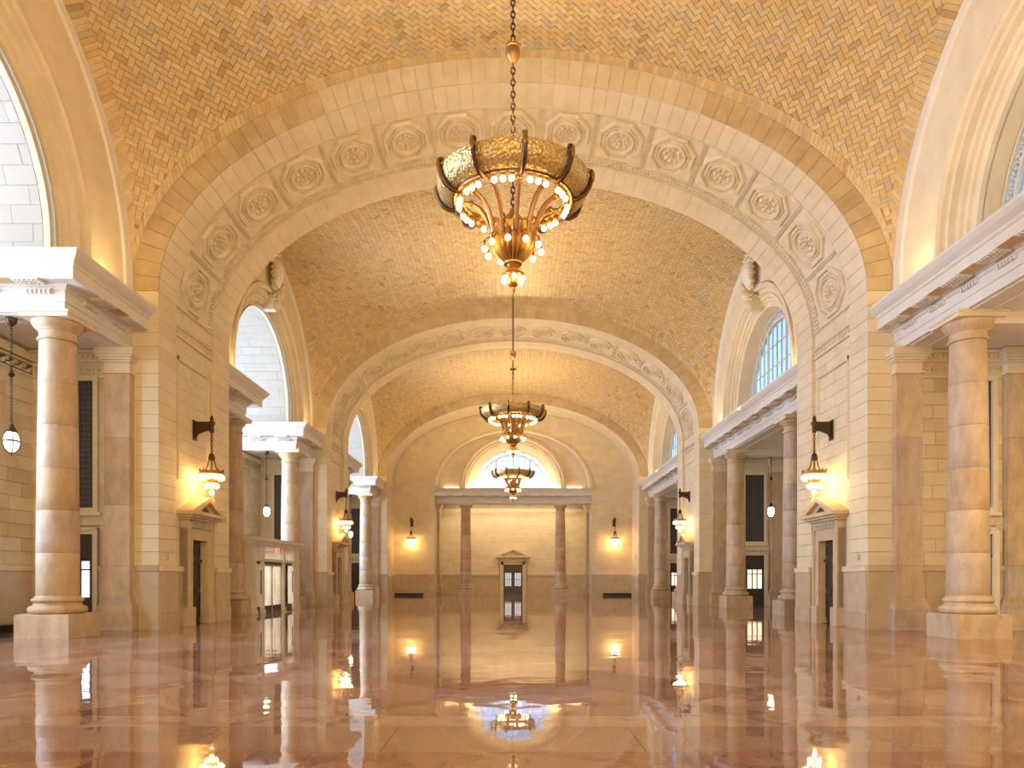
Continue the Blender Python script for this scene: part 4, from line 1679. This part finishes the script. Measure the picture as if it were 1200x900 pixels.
def make_chandelier(label, y):
    r = thing('chandelier', label, 'chandelier', (0, y, 0))
    top = 17.95
    c = MB()
    chain(c, 0, 0, 9.35, 12.5)
    chain(c, 0, 0, 12.8, top)
    c.build('chain', M['bronze'], r)
    k = MB().lathe([(.03, 12.45), (.08, 12.5), (.13, 12.58), (.15, 12.68), (.13, 12.78), (.15, 12.80), (.15, 12.84), (.05, 12.86)], 18)
    for j in range(8):
        a = 2 * PI * j / 8
        k.ball((.14 * math.cos(a), .14 * math.sin(a), 12.86), .03, 6, 4)
    k.build('chain_ball', M['copper'], r)
    MB().lathe([(.05, top - .1), (.25, top - .02), (.25, top + .06)], 16).build('ceiling_rose', M['bronze'], r)
    # wide gilt bowl: an open ring
    prof = [(1.16, 9.62), (1.20, 9.54), (1.27, 9.52), (1.36, 9.54), (1.48, 9.61), (1.56, 9.71), (1.60, 9.83), (1.60, 9.95), (1.57, 9.98), (1.53, 9.96), (1.53, 9.84), (1.46, 9.74), (1.36, 9.68), (1.22, 9.66), (1.16, 9.62)]
    MB().lathe(prof, 80, close=False).build('bowl', M['scale'], r)
    MB().lathe([(1.235, 9.53), (1.25, 9.495), (1.275, 9.495), (1.285, 9.53)], 60, close=False).build('lower_rim', M['bronze'], r)
    off = math.radians(-90 + 8)
    for i in range(10):
        a = off + 2 * PI * i / 10
        ca, sa = math.cos(a), math.sin(a)
        pts = [(rr * ca, rr * sa, z) for rr, z in ((1.25, 9.47), (1.38, 9.49), (1.52, 9.58), (1.61, 9.72), (1.645, 9.88), (1.635, 10.03), (1.58, 10.06), (1.55, 10.0))]
        MB().tube(pts, [.04, .045, .05, .05, .055, .055, .045, .03], 6).build('claw_rib', M['bronze'], r)
        MB().ball((1.675 * ca, 1.675 * sa, 9.92), .045, 8, 6, 3.0).build('leaf_boss', M['gold'], r)
        arm = [(rr * ca, rr * sa, z) for rr, z in ((1.22, 9.56), (1.05, 9.60), (.86, 9.56), (.70, 9.44), (.58, 9.26), (.50, 9.05), (.46, 8.86), (.44, 8.75))]
        MB().tube(arm, [.035, .045, .05, .055, .055, .05, .045, .03], 7).build('arm', M['copper'], r)
        m = MB().ball((.90 * ca, .90 * sa, 9.575), .075, 8, 5).ball((.47 * ca, .47 * sa, 9.0), .07, 8, 5)
        m.build('arm_collar', M['gold'], r)
    for i in range(10):
        for j in (-1, 0, 1):
            a = off + 2 * PI * (i + .5) / 10 + j * .155
            x, yy = 1.14 * math.cos(a), 1.14 * math.sin(a)
            b = MB().ball((x, yy, 9.42), .057, 12, 8).build('bulb', M['bulb'], r)
            MB().lathe([(.05, 9.56), (.05, 9.49), (.035, 9.47)], 8, (x, yy)).build('socket', M['gold'], b)
    MB().lathe([(1.22, 9.56), (1.22, 9.60), (1.06, 9.62), (1.06, 9.58), (1.22, 9.56)], 60, close=False).build('bulb_ring', M['gold'], r)
    # fluted basket
    n = 20
    rows = []
    for z, rr, fl_ in ((9.02, .40, .02), (8.98, .45, .02), (8.84, .47, .02), (8.80, .44, .03), (8.70, .43, .04), (8.58, .40, .05), (8.44, .32, .05), (8.32, .22, .03), (8.26, .16, .01)):
        rows.append([((rr + fl_ * math.cos(2 * PI * j / 4 * 1.0)) * math.cos(2 * PI * j / (n * 4)), (rr + fl_ * math.cos(2 * PI * j / 4)) * math.sin(2 * PI * j / (n * 4)), z) for j in range(n * 4)])
    MB().grid(rows[::-1], True, loop=True).lathe([(.40, 9.02), (.25, 9.12), (.10, 9.30), (.05, 9.40)], 16, close=False).build('basket', M['gold'], r)
    MB().lathe([(.15, 8.28), (.19, 8.26), (.19, 8.22), (.14, 8.20), (.12, 8.16), (.20, 8.10), (.24, 8.02), (.22, 7.98), (.10, 7.94), (.12, 7.86), (.09, 7.78), (.04, 7.74), (.05, 7.68), (.015, 7.60), (.005, 7.55)], 20).build('finial', M['gold'], r)
    for i in range(10):
        a = off + 2 * PI * (i + .5) / 10
        ca, sa = math.cos(a), math.sin(a)
        b = MB().ball((.60 * ca, .60 * sa, 8.52), .060, 12, 8).build('bulb', M['bulb'], r)
        MB().tube([(.44 * ca, .44 * sa, 8.74), (.53 * ca, .53 * sa, 8.74), (.60 * ca, .60 * sa, 8.68), (.60 * ca, .60 * sa, 8.58)], .03, 6).build('socket', M['gold'], b)
    for i in range(6):
        a = off + 2 * PI * i / 6
        b = MB().ball((.21 * math.cos(a), .21 * math.sin(a), 7.90), .055, 10, 6).build('bulb', M['bulb'], r)
        MB().lathe([(.04, 7.99), (.04, 7.94), (.03, 7.93)], 6, (.21 * math.cos(a), .21 * math.sin(a))).build('socket', M['gold'], b)
    return r


CH_UP = 470
ch = make_chandelier('nearest and largest gilt chandelier with a ring of globe bulbs', BAYC[0])
kids_index()
dup(ch, (0, BAYC[1], 0), rotz=math.radians(20), label='second gilt chandelier, mid sized, under the middle vault')
dup(ch, (0, BAYC[2], 0), rotz=math.radians(9), label='smallest, farthest chandelier hanging before the half round window')
for y in BAYC:      # upward fill added over each bowl to light the vault
    l = lamp('vault_fill', 'AREA', (0, y, 10.03), CH_UP * (1.5 if y > 50 else 1.0), WARM, 3.0, None, (0, 0, 1))
    l.data.shape = 'DISK'

# ------------------------------------------------------------------ wall lanterns


def make_sconce(label):
    """bracket lantern; origin on the wall face at floor level, the hall towards -x"""
    r = thing('wall_lantern', label, 'lantern')
    b = MB()
    for yy in (-.035, .035):
        b.prism([(0, 7.12), (0, 6.55), (-.05, 6.58), (-.14, 6.72), (-.40, 6.82), (-.66, 6.84), (-.66, 7.06), (-.62, 7.12)], 'y', yy - .02, yy + .02)
    b.box(-.72, 0.0, -.07, .07, 7.06, 7.14).box(-.04, .05, -.14, .14, 6.5, 7.2)
    b.build('bracket_arm', M['bronze'], r)
    x = -.62
    MB().lathe([(.05, 6.76), (.08, 6.80), (.08, 6.9), (.06, 6.95), (.085, 7.0), (.085, 7.16), (.05, 7.2), (.07, 7.25), (.05, 7.31), (.01, 7.38)], 10, (x, 0)).build('finial', M['bronze'], r)
    c = MB()
    chain(c, x, 0, 6.02, 6.78, .12, .014)
    c.build('chain', M['bronze'], r)
    h = MB().lathe([(.02, 6.06), (.09, 5.98), (.12, 5.84), (.10, 5.78), (.03, 5.76)], 12, (x, 0))
    h.build('hanger_cap', M['bronze'], r)
    for i in range(6):
        a = 2 * PI * i / 6
        MB().tube([(x + rr * math.cos(a), rr * math.sin(a), z) for rr, z in ((.09, 5.82), (.13, 5.70), (.15, 5.58), (.21, 5.44), (.30, 5.38))], .018, 6).build('strut', M['copper'], r)
    MB().lathe([(.30, 5.40), (.38, 5.37), (.41, 5.40), (.41, 5.28), (.37, 5.26), (.30, 5.30), (.30, 5.40)], 28, (x, 0), close=False).build('crown_ring', M['copper'], r)
    cr = MB()
    for i in range(10):
        a = 2 * PI * i / 10
        cr.ball((x + .40 * math.cos(a), .40 * math.sin(a), 5.43), .035, 6, 4)
    cr.build('crown_bead', M['gold'], r)
    MB().lathe([(.28, 5.30), (.24, 5.12), (.20, 5.02), (.20, 4.98), (.10, 4.92), (.09, 4.82), (.03, 4.76)], 20, (x, 0)).build('lamp_bowl', M['gold'], r)
    for n, rr, z, s in ((11, .35, 5.17, .085), (6, .19, 4.87, .075), (1, 0, 4.65, .08)):
        for i in range(n):
            a = 2 * PI * i / n
            MB().ball((x + rr * math.cos(a), rr * math.sin(a), z), s, 10, 6).build('bulb', M['lampglass'], r)
    return r


SCN = [
    (11.27, PY[1] + T / 2, 0, 'bracket lantern on the nearest right pier over a pedimented door'),
    (-11.27, PY[1] + T / 2, PI, 'bracket lantern on the nearest left pier over a pedimented door'),
    (11.27, PY[2] + T / 2, 0, 'bracket lantern on the second right pier, half the size'),
    (-11.27, PY[2] + T / 2, PI, 'bracket lantern on the second left pier beyond the vestibule'),
    (9.47, EY - .04, PI / 2, 'bracket lantern on the end wall, right of the recess'),
    (-9.47, EY - .04, PI / 2, 'bracket lantern on the end wall, left of the recess'),
]
sc0 = make_sconce(SCN[0][3])
sc0.location = SCN[0][:2] + (0,)
kids_index()
for x, y, rz, lb in SCN[1:]:
    dup(sc0, (x, y, 0), rotz=rz, label=lb)

# ------------------------------------------------------------------ aisle pendants


def make_pendant(label, xy):
    r = thing('pendant_lamp', label, 'lamp', (xy[0], xy[1], 0))
    MB().lathe([(.03, 8.52), (.10, 8.58), (.14, 8.66), (.14, 8.76)], 14).build('ceiling_cap', M['bronze'], r)
    c = MB()
    chain(c, 0, 0, 5.75, 8.55, .11, .010)
    c.build('chain', M['bronze'], r)
    MB().lathe([(.02, 7.12), (.05, 7.14), (.09, 7.20), (.05, 7.26), (.03, 7.36), (.02, 7.38)], 12).build('knob', M['bronze'], r)
    MB().lathe([(.03, 5.86), (.06, 5.80), (.10, 5.70), (.14, 5.64), (.12, 5.61), (.05, 5.6)], 14).build('gallery', M['bronze'], r)
    MB().lathe([(.001, 5.06), (.08, 5.09), (.15, 5.18), (.19, 5.32), (.19, 5.42), (.16, 5.54), (.11, 5.62)], 18).build('globe', M['globe'], r)
    g = MB().lathe([(.185, 5.34), (.212, 5.35), (.212, 5.39), (.185, 5.40)], 20, close=False)
    for i in range(4):
        a = 2 * PI * (i + .5) / 4
        g.tube([((rr + .008) * math.cos(a), (rr + .008) * math.sin(a), z) for rr, z in ((.12, 5.62), (.17, 5.54), (.20, 5.40), (.20, 5.30), (.16, 5.17), (.08, 5.08), (0, 5.04))], .017, 5)
    g.lathe([(.001, 4.98), (.03, 5.02), (.03, 5.07)], 8)
    g.build('cage', M['bronze'], r)
    return r


PEN = [(-13.75, 20.0, 'egg shaped pendant lamp hanging left of the nearest left column'),
       (14.45, 40.85, 'egg shaped pendant lamp between the two right columns of the middle bay'),
       (-13.8, 40.85, 'egg shaped pendant lamp hanging above the glass vestibule'),
       (-13.75, 61.75, 'egg shaped pendant lamp beside the far left column'),
       (14.45, 61.75, 'egg shaped pendant lamp in the right aisle of the farthest bay')]
pn = make_pendant(PEN[0][2], PEN[0])
kids_index()
for x, y, lb in PEN[1:]:
    dup(pn, (x, y, 0), label=lb)
# ------------------------------------------------------------------ cove lighting on the cornices
for k in range(3):
    for sg in (-1, 1):
        for a, b in ((-7.3, -4.4), (4.4, 7.3)):
            lamp('cove_light', 'AREA', (sg * 11.62, BAYC[k] + (a + b) / 2, ZC + .06), 34, (1, .70, .32), .12, 2.9, (sg * .15, 0, 1))
        if sg > 0:
            lamp('cove_light', 'AREA', (11.62, BAYC[k], ZC + .06), 36, (1, .70, .32), .12, 8.4, (.15, 0, 1))
            lamp('reveal_light', 'AREA', (12.75, BAYC[k], ZC + .02), 40, (1, .74, .38), .3, 7.6, (-.1, 0, 1))
lamp('cove_light', 'AREA', (0, EY + .55, ZC + .06), 240, (1, .76, .42), 13, .15, (0, .2, 1))

lamp('recess_fill', 'AREA', (0, 72.2, 9.38), 330, (1, .80, .52), 12, 3, (0, 0, -1))     # added to brighten the recess, hidden from view behind the entablature
lamp('near_aisle_fill', 'AREA', (14.5, 12.5, ZE - .06), 420, (1, .80, .52), 2, 7, (0, 0, -1))  # added light out of view, in place of unbuilt aisle pendants

# ------------------------------------------------------------------ glazed entrance vestibule


def make_vestibule():
    r = thing('entrance_vestibule', 'boxy glazed entrance vestibule with grey frame standing between the left columns', 'vestibule')
    X, xb = -11.6, -15.6
    y0, y1 = 32.75, 39.6
    post = [(32.75, 33.05), (33.75, 34.1), (36.85, 37.15), (38.55, 39.6)]
    for a, b in post:
        p = MB().box(X - .3, X, a, b, 0, 3.12)
        p.box(X - .3, X + .06, a - .04, b + .04, 2.42, 2.56).box(X - .3, X + .05, a - .03, b + .03, 0, .16)
        p.build('post', M['vest'], r)
    c = MB()
    for d, z0, z1 in ((.05, 3.1, 3.2), (.12, 3.2, 3.34), (.2, 3.34, 3.5)):
        c.box(xb, X + d, y0 - d, y1 + d, z0, z1)
    c.build('cornice', M['vest'], r)
    for yy, nm in ((y0, 1), (y1, -1)):
        s = MB().box(xb, X - .3, yy - .0 if nm > 0 else yy - .15, yy + .15 if nm > 0 else yy, 0, 3.12)
        s.box(xb, X - .9, yy - .03 if nm > 0 else yy - .15, yy + .1, 2.42, 2.56)
        s.box(X - .9, X - .5, yy - .04 if nm > 0 else yy - .15, yy + .1, 0, 2.42)
        s.build('side_panel', M['vest'], r)
    bays = [(33.05, 33.75), (34.1, 36.85), (37.15, 38.55)]
    for a, b in bays:
        MB().box(X - .2, X - .05, a, b, 2.42, 2.56).build('transom', M['vest'], r)
        MB().box(X - .16, X - .10, a, b, 2.28, 2.42).build('header', M['black'], r)
        MB().box(X - .14, X - .12, a, b, 2.56, 3.1).build('upper_pane', M['clear'], r)
    for a, b in (bays[0], bays[2]):
        MB().box(X - .14, X - .12, a, b, .3, 2.3).build('pane', M['clear'], r)
        MB().box(X - .16, X - .10, a, b, 0, .3).build('kick_plate', M['black'], r)
        MB().box(X - .04, X, b - .12, b - .08, .9, 2.0).build('pull_bar', M['black'], r)
    for i, (a, b) in enumerate(((34.1, 35.46), (35.48, 36.85))):
        d = MB().box(X - .17, X - .1, a, a + .07, 0, 2.28).box(X - .17, X - .1, b - .07, b, 0, 2.28).box(X - .17, X - .1, a, b, 2.2, 2.28)
        lf = d.build('door_leaf', M['steel'], r)
        MB().box(X - .17, X - .1, a + .07, b - .07, 0, .32).build('kick_plate', M['black'], lf)
        MB().box(X - .14, X - .13, a + .07, b - .07, .32, 2.2).build('pane', M['clear'], lf)
        hy = b - .16 if i == 0 else a + .16
        MB().tube([(X - .04, hy, .8), (X - .04, hy, 1.9)], .02, 6).build('pull_bar', M['steel'], lf)
    # inner glazed screen
    s = MB()
    for y in (33.0, 34.1, 35.48, 36.85, 38.5, 39.3):
        s.box(xb, xb + .1, y - .06, y + .06, 0, 3.12)
    s.box(xb, xb + .1, y0, y1, 2.3, 2.42)
    s.build('inner_screen', M['vest'], r)
    MB().box(xb + .04, xb + .05, y0, y1, 0, 3.1).build('inner_pane', M['clear'], r)
    return r


make_vestibule()
lamp('vestibule_fill', 'AREA', (-13.6, 36.2, 3.05), 170, (1, .93, .8), 2.6, 4.5, (0, 0, -1))  # area light added to brighten the inside of the vestibule
sg = thing('exit_sign', 'small glowing red exit sign over the vestibule doors', 'sign', (-11.57, 35.85, 0))
MB().box(-.03, .03, -.24, .24, 2.83, 3.12).build('housing', M['signface'], sg)
LT = {'E': [(0, 0, .02, .15), (0, 0, .085, .022), (0, .064, .075, .086), (0, .128, .085, .15)], 'I': [(0, 0, .022, .15)], 'T': [(0, .128, .09, .15), (.034, 0, .056, .15)]}
tx = MB()
yo = -.19
for chr_ in 'EXIT':
    if chr_ == 'X':
        for u0, u1 in ((0, .075), (.075, 0)):
            q = [(.032, yo + u0, 2.9), (.032, yo + u0 + .025, 2.9), (.032, yo + u1 + .025, 3.05), (.032, yo + u1, 3.05)]
            tx.hexa([(.036, p[1], p[2]) for p in q] + [(.03, p[1], p[2]) for p in q])
        wd = .10
    else:
        for u0, v0, u1, v1 in LT[chr_]:
            tx.box(.03, .036, yo + u0, yo + u1, 2.9 + v0, 2.9 + v1)
        wd = .09 if chr_ != 'I' else .022
    yo += wd + .025
tx.build('lettering', M['red'], sg)

# ------------------------------------------------------------------ carved cartouches over the lunettes


def make_cartouche(label):
    """hangs on the lunette crown; local -x looks into the hall"""
    r = thing('cartouche', label, 'cartouche')
    sh = MB()
    rows = []
    for i in range(9):
        v = -1 + 2 * i / 8
        row = []
        for j in range(9):
            u = -1 + 2 * j / 8
            wd = .42 * (1 - .35 * max(-v, 0) ** 1.5 - .1 * max(v, 0))
            row.append((-.16 - .22 * (1 - u * u) * (1 - v * v * .8), u * wd, 16.75 + v * .72))
        rows.append(row)
    sh.grid(rows, True)
    sh.build('shield', M['ent'], r)
    w_ = MB()
    for sg_ in (-1, 1):
        pts = []
        for i in range(22):
            a = i / 21 * 2.6 * PI
            rr = .24 * (1 - i / 28)
            pts.append((-.18, sg_ * (.55 + rr * math.cos(a)), 17.2 + rr * math.sin(a)))
        w_.tube(pts, .055, 6)
        pts = []
        for i in range(22):
            a = i / 21 * 2.4 * PI + .5
            rr = .22 * (1 - i / 30)
            pts.append((-.2, sg_ * (.40 + rr * math.cos(a)), 15.95 + rr * math.sin(a)))
        w_.tube(pts, .06, 6)
        for i in range(7):
            w_.ball((-.2 - .04 * (i % 2), sg_ * (.46 + .06 * math.sin(i)), 16.2 + i * .16), .10, 7, 5)
    for i in range(5):
        w_.ball((-.2, -.3 + .15 * i, 17.5 + .08 * (2 - abs(i - 2))), .10, 7, 5)
    w_.build('scrollwork', M['orn'], r)
    k = MB().prism([(-.27, 15.6), (.27, 15.6), (.15, 14.9), (-.15, 14.9)], 'x', -.13, .25)
    k.ball((-.18, 0, 15.62), .22, 10, 7, 1.2).ball((-.14, 0, 15.2), .17, 10, 7, 1.5)
    for sg_ in (-1, 1):
        k.tube([(-.16, sg_ * (.22 + .14 * math.cos(i / 12 * 2.4 * PI) * (1 - i / 20)), 15.45 + .16 * math.sin(i / 12 * 2.4 * PI) * (1 - i / 20)) for i in range(13)], .05, 6)
    k.build('keystone_mask', M['orn'], r)
    return r


def big(o):
    o.scale = (1.7, 1.25, 1)
    return o


ca = make_cartouche('carved stone shield with scrolls over the right lunette window of the middle bay')
ca.location = (11.98, BAYC[1], 0)
big(ca)
kids_index()
big(dup(ca, (-12.0, BAYC[1], 0), rotz=PI, label='carved stone shield with scrolls over the left arch of the middle bay'))
big(dup(ca, (12.0, BAYC[2], 0), label='small carved stone shield over the farthest right lunette window'))
big(dup(ca, (-12.0, BAYC[2], 0), rotz=PI, label='small carved stone shield over the farthest left arch'))

# ------------------------------------------------------------------ small things on the walls
for sgn, nm in ((-1, 'left'), (1, 'right')):
    r = thing('fire_strobe', 'tiny white alarm box on the nearest %s pier above the dado' % nm, 'alarm', (sgn * 11.15, PY[1] + .55, 0))
    MB().box(-.05, .0, -.06, .06, 2.2, 2.4).build('housing', M['signface'] if False else M['white'], r)
    MB().box(-.08, -.05, -.035, .035, 2.25, 2.33).build('lens', M['frame'], r)
    if sgn < 0:
        r.rotation_euler = (0, 0, PI)

# ------------------------------------------------------------------ repeats share a group
GROUPS = {'stone_pier': 'stone piers along the hall', 'column': 'stone columns of the hall', 'pilaster': 'flat pilasters behind the columns',
          'vent_grille': 'tall wall grilles over the aisle doors', 'entablature': 'entablatures over the columns', 'transverse_arch': 'arches spanning the hall',
          'chandelier': 'gilt chandeliers on the centre line', 'wall_lantern': 'bracket lanterns on piers and end wall', 'pendant_lamp': 'pendant lamps in the aisles',
          'cartouche': 'carved shields over the side arches', 'floor_heater': 'low black heaters at the walls', 'fire_strobe': 'alarm boxes on the piers'}
for o in SC.objects:
    k = o.name.split('.')[0]
    if o.parent is None and k in GROUPS and 'category' in o:
        o['group'] = GROUPS[k]
